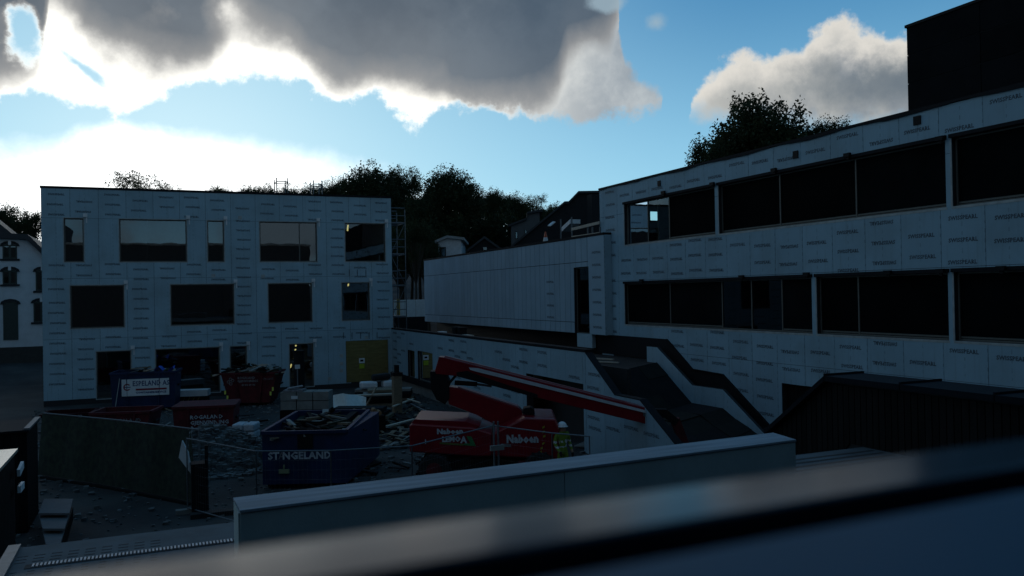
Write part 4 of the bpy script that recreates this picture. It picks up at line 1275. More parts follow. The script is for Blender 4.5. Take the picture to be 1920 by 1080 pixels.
# blue container with the white sign
p = at(276, 772)
cb = skip('blue_waste_skip', 'dark blue skip carrying a white sign with blue lettering, under the office windows', 'skip', (p.x, p.y + 1.2, 0), YAW + .24, 3.15, 2.0, 2.0, M_blue, fl=.1, ribs=2)
m = MB(); m.box((-1.02, -1.06, .82), (1.25, -1.03, 1.68)); sg = m.build('sign_board', M_white, cb, world=False)
M_bl = mat('navy_print', (.01, .05, .16), .5); M_rd = mat('crimson_print', (.25, .02, .04), .5)
text_part('ESPELAND AS', .36, sg, .38, -1.064, 1.44, M_bl, width=.78, bold=.008)
text_part('CONTAINERSERVICE', .13, sg, .38, -1.064, .98, M_bl, width=1.15)
m = MB(); m.box((-.35, -1.068, 1.10), (1.13, -1.061, 1.19)); m.build('stripe', M_rd, sg, world=False)
m = MB()
for i in range(20):
    a0, a1 = R(40 + i * 14), R(40 + (i + 1) * 14); c0 = V(-.76, -1.066, 1.28)
    m.face([c0 + V(math.cos(a0) * .18, 0, math.sin(a0) * .18), c0 + V(math.cos(a1) * .18, 0, math.sin(a1) * .18), c0 + V(math.cos(a1) * .12, 0, math.sin(a1) * .12), c0 + V(math.cos(a0) * .12, 0, math.sin(a0) * .12)])
m.build('emblem_ring', M_rd, sg, world=False)
m = MB(); m.box((-.88, -1.068, 1.26), (-.60, -1.062, 1.30)); m.build('emblem_bar', M_bl, sg, world=False)
m = MB(); m.bar((-1.35, -1.09, .1), (-1.1, -1.09, 1.75), .04, .03); m.build('cable', M_tape, cb, world=False)
heap(cb, 2.8, 1.6, 1.85, .3, m_deb, 16, 3)
tp = MB(); r_ = random.Random(5)
for i in range(7):
    for j in range(3):
        a = [(.5 + (i + di) * .13, -.9 + (j + dj) * .28, 2.0 + .16 * math.sin((i + di) * 1.1) + .12 * math.cos((j + dj) * 2)) for di, dj in ((0, 0), (1, 0), (1, 1), (0, 1))]
        tp.face(a)
o = tp.build('tarpaulin', M_bluep, cb, world=False)
# white bench like box right of the blue skip
p = at(362, 757)
bx = empty('white_pallet_box', (p.x, p.y, 0), 'long white topped bundle on black base right of the signed blue skip', 'crate', None, YAW + .15)
m = MB(); m.box((-.85, -.4, .45), (.85, .4, .78)); m.build('bundle', M_white, bx, world=False)
m = MB(); m.box((-.8, -.35, 0), (.8, .35, .44)); m.build('base', M_blackmetal, bx, world=False)
m = MB()
for i in range(5): m.bar((-.7 + i * .25, -.36, .2), (-.58 + i * .25, -.36, .4), .05, .01)
m.build('stripes', mat('yellow_tape', (.3, .28, .04), .6), bx, world=False)


def recycler_logo(parent, x, y, z, s, m_):
    m = MB()
    for cx_, cz_ in ((0, .5), (.42, .22), (-.42, -.05), (.05, -.45)):
        for i in range(8):
            a0, a1 = R(45 * i), R(45 * (i + 1)); c0 = V(x + cx_ * s, y, z + cz_ * s); q = s * .34; w_ = s * .2
            m.face([c0 + V(math.cos(a0) * q, 0, math.sin(a0) * q), c0 + V(math.cos(a1) * q, 0, math.sin(a1) * q), c0 + V(math.cos(a1) * w_, 0, math.sin(a1) * w_), c0 + V(math.cos(a0) * w_, 0, math.sin(a0) * w_)])
    m.build('emblem', m_, parent, world=False)


M_refl = mat('yellow_reflector', (.75, .75, .12), .4)
# red skip with the emblem, heaped with rubble
p = at(480, 761)
s1 = skip('red_waste_skip', 'dark red skip with round emblem heaped with rubble in front of the low windows', 'skip', (p.x, p.y + 1.0, 0), YAW + .05, 2.95, 1.9, 1.75, M_redd, fl=.42, ribs=2)
recycler_logo(s1, -.95, -.985, 1.32, .26, M_letter_dim)
text_part('ROGALAND', .17, s1, -.12, -.99, 1.50, M_letter_dim, width=.95)
text_part('GJENVINNING', .17, s1, -.05, -.985, 1.33, M_letter_dim, width=.95)
text_part('40 00 40 90', .14, s1, -.02, -.98, 1.12, M_letter_dim)
text_part('270.2805', .16, s1, 1.0, -.985, 1.42, M_redd.copy() if False else M_letter_dim, bold=0)
for x, z in ((-1.25, .75), (-1.13, .48), (1.25, .88), (1.13, .64)):
    m = MB(); m.box((x - .045, -.96, z - .1), (x + .045, -.94, z + .1)); m.build('reflector', M_refl, s1, world=False)
heap(s1, 3.3, 1.9, 1.62, .5, m_deb, 60, 4)
# red skip with lettering in the middle
p = at(392, 829)
s2 = skip('red_waste_skip', 'closed red skip with large white lettering and a sloping lid', 'skip', (p.x, p.y + .9, 0), YAW + .17, 2.35, 1.6, 1.42, M_redd, fl=.08, ribs=2)
m = MB(); m.hexa([(-1.2, -.83, 1.38), (1.2, -.83, 1.38), (1.2, .82, 1.44), (-1.2, .82, 1.44), (-1.2, -.83, 1.43), (1.2, -.83, 1.43), (1.2, .82, 1.49), (-1.2, .82, 1.49)]); m.build('lid', M_redd, s2, world=False)
text_part('ROGALAND', .21, s2, .12, -.85, 1.0, M_letter, width=1.05)
text_part('GJENVINNING', .21, s2, .24, -.845, .78, M_letter, width=1.05)
text_part('40 00 40 90', .19, s2, .34, -.84, .54, M_letter)
m = MB(); m.tube((-.42, -.845, .60), (-.36, -.845, .48), .035, 6); m.tube((-.42, -.845, .60), (-.46, -.845, .64), .03, 6); m.build('phone_symbol', M_letter, s2, world=False)
m = MB(); m.box((1.0, -.86, .2), (1.08, -.83, .4)); m.build('reflector', M_refl, s2, world=False)
# red skip partly behind the hoarding
p = at(238, 832)
s3 = skip('red_waste_skip', 'low open red skip with faint emblem partly hidden by the green hoarding', 'skip', (p.x, p.y + .9, 0), YAW + .12, 2.3, 1.7, 1.25, M_redd, fl=.2, ribs=2)
recycler_logo(s3, -.72, -.87, .85, .2, M_letter_dim); text_part('ROGALAND', .2, s3, .22, -.885, .92, M_letter_dim, width=1.05); text_part('GJENVINNING', .2, s3, .3, -.875, .7, M_letter_dim, width=1.0)
text_part('40 00 40 90', .17, s3, .3, -.865, .5, M_letter_dim)
p = at(128, 822)
s4 = skip('red_waste_skip', 'nearly black red skip left of the others behind the top of the hoarding', 'skip', (p.x, p.y + .8, 0), YAW + .3, 1.9, 1.5, 1.0, mat('blackened_red_paint', (.035, .004, .008), .8, spec=.1), fl=.3, ribs=2)
text_part('02', .16, s4, .55, -.83, .9, M_letter_dim)
# big blue container
p = at(560, 921)
s5 = skip('blue_steel_container', 'large bright blue open container with big white letters in front of the site junk', 'container', (p.x + 1.05, p.y + 2.2, 0), YAW + .02, 2.5, 4.4, 1.72, M_blue, fl=.0, ribs=0)
fs = s5
m = MB(); m.hexa([(1.25, -2.2, .16), (1.6, 1.6, .16), (1.6, 2.2, .16), (1.25, 2.2, .16), (1.25, -2.2, 1.66), (1.6, 1.6, 1.66), (1.6, 2.2, 1.66), (1.25, 2.2, 1.66)]); m.build('flared_side', M_blue, s5, world=False)
text_part('ST NGELAND', .30, s5, -.14, -2.215, 1.0, M_letter, width=1.0, bold=.012)
text_part('A', .30, s5, -.685, -2.214, 1.0, M_letter_dim, width=.9, bold=0)
m = MB(); m.box((-.2, -2.24, 1.22), (.25, -2.2, 1.66)); m.build('recess_plate', M_blackmetal, s5, world=False)
m = MB(); m.box((-.75, -2.3, .5), (-.45, -2.22, .62)); m.box((-.62, -2.3, .62), (-.58, -2.24, .75)); m.build('latch', mat('worn_brass', (.25, .27, .15), .5), s5, world=False)
heap(s5, 2.2, 4.0, 1.45, .35, [M_hoard, M_dark_timber, M_dark_timber, M_flash, M_conc, M_wood], 60, 11)
for i in range(4):
    m = MB(); m.box((-1.1 + i * .15, -2.0 + i * 1.05, 1.36), (1.1, -1.1 + i * 1.05, 1.42)); m.build('cover_board', [M_flash, M_dark_timber, M_flash, M_dark_timber][i], s5, world=False)
# pallet collar with blocks
p = at(577, 812)
pc = empty('block_pallet', (p.x, p.y, 0), 'stack of grey concrete blocks with a white label behind the blue container', 'pallet', None, YAW)
for i in range(3):
    for j in range(2):
        for k in range(2):
            m = MB(); m.box((-1.0 + i * .68, -.45 + j * .46, 1.05 + k * .38), (-1.0 + i * .68 + .64, j * .46 - .03, 1.05 + k * .38 + .35)); m.build('block', M_conc, pc, world=False)
m = MB(); m.box((-1.02, -.5, .0), (1.0, .5, 1.03)); m.build('plinth', M_dark_timber, pc, world=False)
m = MB(); m.box((-.55, -.47, 1.5), (-.28, -.455, 1.63)); m.build('label', M_white, pc, world=False)
m = MB(); m.box((-.9, -.4, 1.79), (-.1, .3, 1.86)); m.bar((-.8, -.1, 1.9), (-.2, .1, 1.98), .4, .04); m.build('plastic_sheet', M_letter_dim, pc, world=False)

# white bags
p = at(463, 838)
wb = empty('white_goods_stack', (p.x, p.y, 0), 'pale strapped stack of bags between the red skip and the blue container', 'bags', None, YAW)
for i in range(2):
    for k in range(3):
        m = MB(); m.box((-.45 + i * .44, -.4, .05 + k * .3), (-.03 + i * .44, .4, .33 + k * .3)); m.build('bag', M_letter, wb, world=False, bevel=.06)

# white insulation sheet and boards
p = at(650, 792)
ws = empty('white_tarpaulin', (p.x, p.y, 0), 'crumpled white tarpaulin standing up behind the grey boards', 'tarpaulin', None, YAW)
m = MB(); nx, nz = 14, 6
def wv(i, j):
    u = i / nx; v = j / nz; hh = (1.05 - .3 * abs(u - .35) * 1.3)
    return (-.75 + 1.55 * u, .25 * math.sin(u * 7 + v * 2) + .5 * v, .25 + v * hh)
for i in range(nx):
    for j in range(nz): m.face([wv(i, j), wv(i + 1, j), wv(i + 1, j + 1), wv(i, j + 1)])
o = m.build('sheet', mat('white_sheet', (.72, .78, .76), .6, bump=.3, bscale=6), ws, world=False, smooth=False)
m = MB(); m.box((-.85, -.1, 0), (-.3, .3, .55)); m.build('folded_edge', M_white, ws, world=False)

gr = 'loose planks lying around the junk pile'
def plank(px0, py0, z0, px1, py1, z1, w_, h_, m_, label, cat='plank', group=gr, name='plank'):
    a, b = at(px0, py0, z0), at(px1, py1, z1)
    m = MB(); m.bar(a, b, w_, h_); return tag(m.build(name, m_, root=tuple(a)), label, cat, group)


plank(737, 762, .55, 775, 748, .5, .12, .05, M_wood_pale, 'pale plank leaning towards the red machine, top one')
plank(722, 800, .25, 776, 786, .25, .14, .05, M_wood_pale, 'long pale plank on the ground just left of the red machine')
plank(686, 762, .3, 706, 725, 1.3, .1, .04, M_wood_pale, 'pale plank leaning steeply against the junk pile')
plank(646, 742, .9, 745, 738, .9, .35, .05, M_wood_pale, 'long level plank behind the white tarpaulin', )
plank(764, 748, .6, 787, 755, .6, .08, .04, M_wood_pale, 'short pale batten behind the red machine')
plank(770, 757, .2, 800, 772, .3, .1, .04, M_galv, 'thin grey length of steel behind the red machine', 'steel bar', None, 'steel_bar')
plank(720, 812, .1, 775, 815, .1, .5, .06, M_dark_timber, 'dark wide board flat on the ground left of the red machine')
plank(740, 775, .1, 778, 800, .1, .6, .05, M_dark_timber, 'dark wet sheet flat on the ground near the post', )
plank(700, 798, .1, 735, 823, .1, .1, .05, M_wood, 'brown batten by the end of the blue container')
plank(600, 850, .1, 560, 880, .1, .1, .05, M_wood, 'brown batten lying behind the blue container')
plank(1098, 838, .1, 1135, 822, .1, .9, .04, M_conc, 'grey sheet flat on the ground right of the worker', 'sheet', 'grey sheets on the ground', 'ground_sheet')
plank(1140, 838, .1, 1165, 824, .1, .9, .04, M_conc, 'grey sheet flat on the ground at the foot of the stair wall', 'sheet', 'grey sheets on the ground', 'ground_sheet')
for i, (px, py, z, n_) in enumerate(((655, 790, 0.0, 3), (682, 800, .0, 5), (715, 768, .0, 6), (722, 752, .0, 4))):
    p = at(px, py, 0)
    e = empty('board_stack', (p.x, p.y, z), ['short stack of dark boards in front of the white tarpaulin', 'bluish sheet pile behind the blue container corner', 'pile of grey sheets right of the leaning plank', 'pile of boards under the white bundles by the plywood door'][i], 'boards', None, YAW + [.1, -.1, .2, 0][i])
    for k in range(n_):
        o_ = random.uniform(-.15, .15); l = [.6, 1.1, .8, 1.5][i]
        m = MB(); m.box((-l + o_, -.5, .06 + k * .17), (l + o_, .5 + o_, .06 + k * .17 + .13)); m.build('board', [M_dark_timber, M_flash, M_conc, M_wood][(k + i) % 4], e, world=False)
p = at(722, 752, 0)
for k, (dx, label) in enumerate(((-.9, 'white wrapped bundle on the board pile, left one by the plywood door'), (.3, 'white wrapped bundle on the board pile, right one by the plywood door'))):
    m = MB(); m.box((p.x + dx - .45, p.y - .3, .75), (p.x + dx + .45, p.y + .3, 1.12)); tag(m.build('wrapped_bundle', M_white, root=(p.x + dx, p.y, .75), bevel=.1), label, 'bundle')
m = MB(); m.bar((p.x - .7, p.y, 1.3), (p.x + .3, p.y + .1, 1.35), .5, .35); tag(m.build('black_bag', M_black, root=(p.x, p.y, 1.13), bevel=.12), 'black plastic bag lying on the white bundles', 'bag')
p = at(745, 778, 0)
ps = empty('timber_post', (p.x, p.y, 0), 'thick brown post with dark cap standing in the corner by the low building', 'post')
m = MB(); m.box((p.x - .2, p.y - .2, 0), (p.x + .2, p.y + .2, 1.9)); m.build('shaft', M_wood, ps)
m = MB(); m.box((p.x - .24, p.y - .24, 1.9), (p.x + .24, p.y + .24, 2.05)); m.box((p.x - .1, p.y - .1, 2.051), (p.x + .1, p.y + .1, 2.4)); m.build('cap', M_blackmetal, ps)
p = at(577, 795, 0)
ps = empty('steel_post', (p.x + .6, p.y + 6, 0), 'dark round standpipe in front of the office wall', 'post')
m = MB(); m.tube((p.x + .6, p.y + 6, 0), (p.x + .6, p.y + 6, 2.9), .28, 12); m.build('pipe', M_blackmetal, ps)
m = MB(); m.tube((p.x + .6, p.y + 6, 2.9), (p.x + .6, p.y + 6, 2.96), .32, 12); m.build('flange', M_blackmetal, ps)
p = at(690, 815, 0)
cl = empty('firewood_bag', (p.x, p.y, 0), 'heap of orange brown log ends by the corner of the blue container', 'logs')
for i in range(7):
    m = MB(); xx = p.x - .7 + i * .2; m.tube((xx, p.y, .85 + .1 * (i % 2)), (xx + .05, p.y + .5, .85 + .1 * (i % 2)), .1, 8); m.build('log', mat('orange_timber', (.25, .13, .06), .7, objvar=.2), cl)
m = MB(); m.box((p.x - .85, p.y, 0), (p.x + .75, p.y + .6, .74)); m.build('crate', M_dark_timber, cl)
gs = empty('cylinder_sign', at(559, 760), 'thin pole with a tiny white sign in front of the lit office window', 'sign')
p = at(559, 775); m = MB(); m.tube((p.x, p.y, 0), (p.x, p.y, 2.2), .03); m.build('pole', M_galv, gs); m = MB(); m.box((p.x - .12, p.y - .04, 2.2), (p.x + .12, p.y, 2.4)); m.build('plate', M_white, gs)

# ------------------------------------------------------------------ gravel heap and loose stones
p = at(400, 905)
m = MB(); N = 34
def gh(u, v):
    r_ = math.hypot(u, v * 1.2); return max(-.05, 1.35 * (1 - r_ ** 1.5)) + .07 * math.sin(u * 21 + v * 9) * math.cos(v * 25 - u * 6) + .04 * random.random() * (r_ < 1)
Vt = {}
for i in range(N + 1):
    for j in range(N + 1):
        u, v = i / N * 2 - 1, j / N * 2 - 1
        Vt[i, j] = (p.x + .1 + u * 2.6, p.y + 2.9 + v * 2.3, gh(u, v))
for i in range(N):
    for j in range(N): m.face([Vt[i, j], Vt[i + 1, j], Vt[i + 1, j + 1], Vt[i, j + 1]])
hp = m.build('gravel_heap', mat('blue_grey_rubble', (.13, .13, .125), .9, col2=(.035, .036, .04), nscale=5, bump=1.0, bscale=16), root=(p.x, p.y + 2.9, 0)); tag(hp, 'heap of broken stone and gravel left of the big blue container', 'gravel heap', kind='stuff')
me_ = MB(); r_ = random.Random(8)
def stone(x, y, z, s):
    c0 = V(x, y, z); k = [c0 + V(r_.uniform(.5, 1) * a, r_.uniform(.5, 1) * b, r_.uniform(.4, .8) * c_) * s for a, b, c_ in ((-1, -1, -1), (1, -1, -1), (1, 1, -1), (-1, 1, -1), (-1, -1, 1), (1, -1, 1), (1, 1, 1), (-1, 1, 1))]
    me_.hexa(k)
for i in range(2600):
    a = r_.uniform(0, 6.28); rr = math.sqrt(r_.random()) * 1.12; u, v = rr * math.cos(a), rr * math.sin(a)
    stone(p.x + .1 + u * 2.6, p.y + 2.9 + v * 2.3, max(0, 1.35 * (1 - math.hypot(u, v * 1.2) ** 1.5)) + .02, r_.choice((.04, .05, .06, .09, .12)))
for i in range(3200):
    x, y = r_.uniform(-6, 14), r_.uniform(19, 50); stone(x, y, .01, r_.choice((.03, .04, .06, .1)))
st_ = me_.build('scattered_stones', mat('broken_stone', (.16, .16, .155), .9, col2=(.05, .05, .055), nscale=3)); tag(st_, 'broken stones scattered over the building site ground', 'stones', kind='stuff')

# offcuts, straps and scraps too many to count
sc_ = MB(); r_ = random.Random(21)
for i in range(420):
    px, py = (r_.uniform(600, 790), r_.uniform(752, 840)) if i % 3 else (r_.uniform(300, 1000), r_.uniform(765, 900))
    q = at(px, py, .04); l = r_.uniform(.2, 1.1); a_ = r_.uniform(0, 3.14); d_ = V(math.cos(a_), math.sin(a_), r_.uniform(-.1, .25)) * l / 2
    sc_.slot(r_.randrange(4)).bar(q - d_ + V(0, 0, .08), q + d_ + V(0, 0, .08), r_.uniform(.04, .22), r_.uniform(.02, .08))
tag(sc_.build('site_debris', [M_wood, M_dark_timber, M_flash, M_conc]), 'offcuts and scraps strewn over the ground between the skips and the red machine', 'debris', kind='stuff')

# ------------------------------------------------------------------ boom lift
D0 = 26.0
o0 = at(910, 893); BL = empty('boom_lift', (o0.x, o0.y, 0), 'red articulated boom lift with lowered arm and white lettering in front of the stairs', 'boom lift', None, YAW)
dd = (o0 - V(0, 0, 0)).dot(Vector((math.sin(HEAD), math.cos(HEAD), 0))); K = dd / F_PX
zg = lambda px, py: (((px - 910) * K), (552.5 - .018 * (px - 910) - py) * K + CAMZ)   # photo position -> machine plane
def bprism(name, pts, y0, y1, m_, parent=None, bevel=0.02):
    P = [zg(*q) for q in pts]; m = MB(); m.prism(P, lambda q: V(q[0], y0, q[1]), lambda q: V(q[0], y1, q[1])); return m.build(name, m_, parent or BL, world=False, bevel=bevel)
print('boom depth', dd, zg(785, 893))
cw = bprism('counterweight', [(778, 786), (783, 783), (892, 790), (925, 800), (925, 841), (905, 842), (778, 834)], -1.2, .9, M_red, bevel=.05)
bprism('hood', [(781, 784), (787, 776), (880, 780), (905, 788), (900, 791), (782, 784)], -1.12, .8, M_red, bevel=.03)
tb = bprism('turret', [(926, 801), (948, 790), (985, 772), (1040, 774), (1047, 792), (1043, 846), (926, 841)], -1.25, .9, M_red, bevel=.05)
bprism('control_box', [(980, 770), (984, 760), (996, 758), (1003, 762), (1004, 771)], -.7, -.2, M_blackmetal)
ch = bprism('chassis', [(800, 846), (1040, 851), (1035, 868), (805, 868)], -1.0, 1.0, M_blackmetal)
lb = bprism('lower_boom', [(838, 727), (846, 724), (862, 726), (975, 763), (986, 775), (984, 800), (940, 800), (895, 776), (845, 757)], -.15, .35, M_red)
m = MB(); a_, b_ = zg(862, 725.4), zg(974, 762.2); m.bar(V(a_[0], .1, a_[1] + .01), V(b_[0], .1, b_[1] + .01), .46, .02, upv=Vector((0, 0, 1))); m.build('lower_boom_highlight', mat('pink_highlight_tone', (.32, .12, .13), .5), BL, world=False)  # pale pink strip: highlight along the lower boom's top, put into the colour
bprism('knuckle', [(811, 695), (838, 697), (846, 712), (846, 745), (838, 757), (822, 748), (812, 728)], -.2, .4, M_blackmetal)
ub = bprism('upper_boom', [(820, 694), (828, 668), (838, 669), (1217, 764), (1215, 794), (1010, 744), (930, 722), (862, 704), (822, 700)], -.22, .28, M_red)
m = MB(); P = [(862, 704.5), (930, 722.5), (1010, 744.5), (1010, 738), (930, 712), (880, 694), (860, 697)]
bprism('boom_underside', P, -.25, -.222, M_blackmetal, bevel=0)
bprism('boom_rail', [(884, 688), (900, 689), (1217, 769), (1216, 773.5), (900, 696), (886, 692)], -.27, -.225, mat('silver_paint', (.55, .58, .62), .4), bevel=0)
a_, b_ = zg(838, 668.5), zg(1150, 747); m = MB(); m.bar(V(a_[0], .0, a_[1] + .015), V(b_[0], .0, b_[1] + .015), .12, .03); m.build('upper_boom_highlight', mat('pink_highlight_tone', (.32, .12, .13), .5), BL, world=False)  # added pink bar, painted as light catching the upper boom's top edge
m = MB(); a_, b_ = zg(856, 717), zg(898, 720); m.tube(V(a_[0], -.05, a_[1]), V(b_[0], -.05, b_[1]), .075, 12); m.build('hydraulic_cylinder', M_blackmetal, BL, world=False)
m = MB(); c_ = zg(925, 724); m.tube(V(b_[0], -.05, b_[1]), V(c_[0], -.05, c_[1]), .035, 10); m.build('piston_rod', M_galv, BL, world=False)
m = MB(); a_, b_ = zg(842, 722), zg(858, 704); m.bar(V(a_[0], -.1, a_[1]), V(b_[0], -.1, b_[1]), .1, .08); m.build('link', M_blackmetal, BL, world=False)
bprism('boom_head', [(1205, 768), (1228, 768), (1232, 778), (1216, 783), (1206, 778)], -.24, .3, M_galv)
a_, b_, c_, d_ = zg(1224, 774), zg(1252, 775), zg(1270, 792), zg(1290, 850)
m = MB(); m.bar(V(a_[0], .05, a_[1]), V(b_[0], .05, b_[1]), .3, .26); m.bar(V(b_[0] - .05, .05, b_[1]), V(c_[0], .05, c_[1]), .28, .24); m.build('jib_joint', M_blackmetal, BL, world=False)
m = MB(); m.bar(V(c_[0] - .05, .05, c_[1] + .1), V(d_[0], .05, d_[1]), .26, .28); m.build('jib', M_redd, BL, world=False)
def bbox_(px0, py0, px1, py1, y0, y1): a, b = zg(px0, py0), zg(px1, py1); return (a[0], y0, a[1]), (b[0], y1, b[1])
for sx in (822, 1010):
    for sy, yy in ((1, -1.15), (-1, 1.15)):
        cx_, cz_ = zg(sx, 872)[0], .48
        m = MB(); m.tube((cx_, yy - .18, cz_), (cx_, yy + .18, cz_), .48, 24); wh = m.build('wheel', M_black, BL, world=False, bevel=.05)
        m = MB(); m.tube((cx_, yy - .2 * sy, cz_), (cx_, yy - .17 * sy, cz_), .24, 16); m.build('rim', M_redd, wh, world=False)
        for q in range(16):
            th = q * math.pi / 8; m = MB(); m.bar(V(cx_ + math.cos(th) * .49, yy - .17, cz_ + math.sin(th) * .49), V(cx_ + math.cos(th + .12) * .49, yy + .17, cz_ + math.sin(th + .12) * .49), .07, .05); m.build('tread_lug', M_black, wh, world=False)
def btext(s, px, py, hpx, wd=1.0, m_=None, y=-1.26, par=None, bold=.012):
    a, b = zg(px, py); return text_part(s, hpx * K * 1.38, par or BL, a, y, b, m_ or M_letter, width=wd, bold=bold)
btext('Naboen', 851, 797, 9, 1.12, y=-1.222, par=cw); btext('LEMO', 853, 811, 9, 1.0, y=-1.222, par=cw); btext('A', 875, 812, 12, .9, y=-1.224, par=cw)
bprism('green_arrow', [(880, 805), (889, 806), (897, 823), (874, 821), (876, 818), (887, 818)], -1.226, -1.214, mat('green_vinyl', (.02, .2, .06), .5), cw, bevel=0)
bprism('yellow_strip', [(832, 816), (874, 819), (874, 822), (832, 819)], -1.226, -1.214, mat('dull_yellow_vinyl', (.12, .14, .03), .5), cw, bevel=0)
bprism('white_mark', [(806, 811), (808, 811), (808, 819), (806, 819)], -1.226, -1.214, M_letter, cw, bevel=0)
btext('Naboen', 980, 810, 14, .88, y=-1.276, par=tb, bold=.018)
bprism('label_plate', [(942, 818), (959, 819), (959, 824), (942, 823)], -1.28, -1.262, M_letter_dim, tb, bevel=0)
for i, (sx, sy) in enumerate(((1016, 788), (1016, 796), (1017, 804), (1015, 817), (1012, 825), (1010, 832))):
    bprism('hazard_stripe', [(sx, sy), (sx + 4, sy - 2), (sx + 4, sy + 1.5), (sx, sy + 3.5)], -1.276, -1.262, mat('yellow_stripe', (.35, .3, .03), .5), tb, bevel=0)
btext('Naboen', 994, 857, 9, 1.0, M_letter_dim, y=-1.34)
bprism('axle_box', [(972, 849), (1012, 851), (1012, 866), (972, 864)], -1.33, -1.1, M_redd)

# ------------------------------------------------------------------ second machine part: loader bucket beam behind, temporary fence
def fence_panel(a, b, h, label, low=0.15):
    a, b = Vector(a), Vector(b); e = empty('mesh_fence_panel', tuple(a), label, 'fence panel', 'temporary mesh fence panels along the site')
    m = MB()
    ta, tb_ = a + V(0, 0, h), b + V(0, 0, h); la, lb_ = a + V(0, 0, low), b + V(0, 0, low)
    for p_, q_ in ((a, ta), (b, tb_), (ta, tb_), (la, lb_)): m.tube(p_, q_, .019, 6)
    m.build('frame', M_galv, e)
    m = MB(); L = (b - a).length; n = int(L / .11)
    for i in range(1, n): p_ = la.lerp(lb_, i / n); q_ = ta.lerp(tb_, i / n); m.tube(p_, q_, .0013, 3, cap=False)
    for i in range(1, 8): m.tube(a + V(0, 0, low + (h - low) * i / 8), b + V(0, 0, low + (h - low) * i / 8), .0013, 3, cap=False)
    o = m.build('wire_mesh', M_galv, e); o['kind'] = 'stuff'
    for p_ in (a,):
        m = MB(); m.box((p_.x - .3, p_.y - .1, 0), (p_.x + .3, p_.y + .1, .12)); m.build('foot_block', M_conc, e)
    return e


def gpos(px, py, h):     # ground point under a top point seen at the pixel, for height h
    q = onZ(px, py, h); return V(q.x, q.y, 0)


fp = [gpos(350, 822, 2.0), gpos(480, 846, 2.0), gpos(620, 845, 2.0), gpos(772, 836, 2.0), gpos(925, 798, 2.0), gpos(1035, 812, 2.0), gpos(1105, 818, 2.0)]
for i, (a, b) in enumerate(zip(fp, fp[1:])):
    fence_panel(a, b, 2.0, ['panel running from the torn hoarding corner to the blue container', 'mesh panel across the left of the lettered blue container', 'mesh panel in front of the right part of the blue container',
                            'mesh panel rising towards the concrete topped post left of the machine lettering', 'mesh panel across the machine lettering', 'mesh panel in front of the worker'][i])
p = gpos(927, 806, 1.9)
po = empty('fence_post', tuple(p), 'galvanised double post with a grey clamp block in front of the boom lift', 'post')
for s in (-.06, .07):
    m = MB(); m.tube((p.x + s, p.y - .1, 0), (p.x + s, p.y - .1, 2.15), .028, 8); m.build('tube', M_galv, po)
m = MB(); z = onD(927, 838, (p - V(0, 0, 0)).dot(Vector((math.sin(HEAD), math.cos(HEAD), 0)))).z; m.box((p.x - .2, p.y - .22, z - .06), (p.x + .2, p.y - .13, z + .08)); m.build('clamp_block', M_conc, po)

# ------------------------------------------------------------------ green hoarding
HG = empty('site_hoarding', at(220, 930), 'long green printed hoarding on steel frames with a torn white corner at its right end', 'hoarding')
ha, hb_, hc = at(75, 893), at(215, 915), at(366, 945)
for i, (a, b) in enumerate(((ha, hb_), (hb_, hc))):
    a, b = Vector(a), Vector(b); d_ = (b - a).normalized(); nrm = V(d_.y, -d_.x, 0); h = 1.95
    if nrm.y > 0: nrm = -nrm
    m = MB(); nx, nz = 12, 6
    def hv(u, v): return a.lerp(b, u) + V(0, 0, .08 + v * h) + nrm * (.03 * math.sin(u * 14 + i) * (1 - abs(v - .5)) + .18 * (1 - v) - .1)
    for x_ in range(nx):
        for z_ in range(nz):
            if i == 1 and x_ == nx - 1 and z_ >= 3: continue
            m.face([hv(x_ / nx, z_ / nz), hv((x_ + 1) / nx, z_ / nz), hv((x_ + 1) / nx, (z_ + 1) / nz), hv(x_ / nx, (z_ + 1) / nz)])
    if i == 1: m.face([hv(11 / 12, .5), hv(1, .5), hv(11 / 12 + .01, 1)])
    sh = m.build('printed_sheet', M_hoard, HG)
    m = MB(); f0 = a + V(0, 0, .1) - nrm * .16; f1 = b + V(0, 0, .1) - nrm * .16
    for p_, q_ in ((f0, f0 + V(0, 0, h)), (f1, f1 + V(0, 0, h)), (f0 + V(0, 0, h), f1 + V(0, 0, h)), (f0 + V(0, 0, .1), f1 + V(0, 0, .1))): m.tube(p_, q_, .024, 6)
    m.build('frame', M_galv, HG)
    m = MB(); m.bar(f0 + nrm * .2 + V(0, 0, -.08), f1 + nrm * .2 + V(0, 0, -.08), .35, .1); m.build('base_rail', M_dark_timber, HG)
t0, t1, t2, t3 = onD(341, 826, 22.3), onD(352, 848, 22.3), onD(359, 890, 22.3), onD(335, 858, 22.3)
m = MB(); off = V(.03, .03, 0)
m.hexa([t0, t1, t2, t3, t0 + off, t1 + off, t2 + off, t3 + off]); m.build('torn_flap', M_white, HG)
p = at(378, 962)
bk = empty('hoarding_post', (p.x, p.y, 0), 'black steel post and box at the right end of the green hoarding', 'post')
m = MB(); m.box((p.x - .25, p.y - .2, 0), (p.x + .1, p.y + .3, 1.35)); m.build('box', M_blackmetal, bk); m = MB(); m.box((p.x + .1, p.y - .05, 0), (p.x + .18, p.y + .05, 1.8)); m.build('upright', M_blackmetal, bk)
m = MB(); m.box((p.x - .3, p.y - .6, 0), (p.x + .9, p.y - .3, .12)); m.build('foot', M_black, bk)

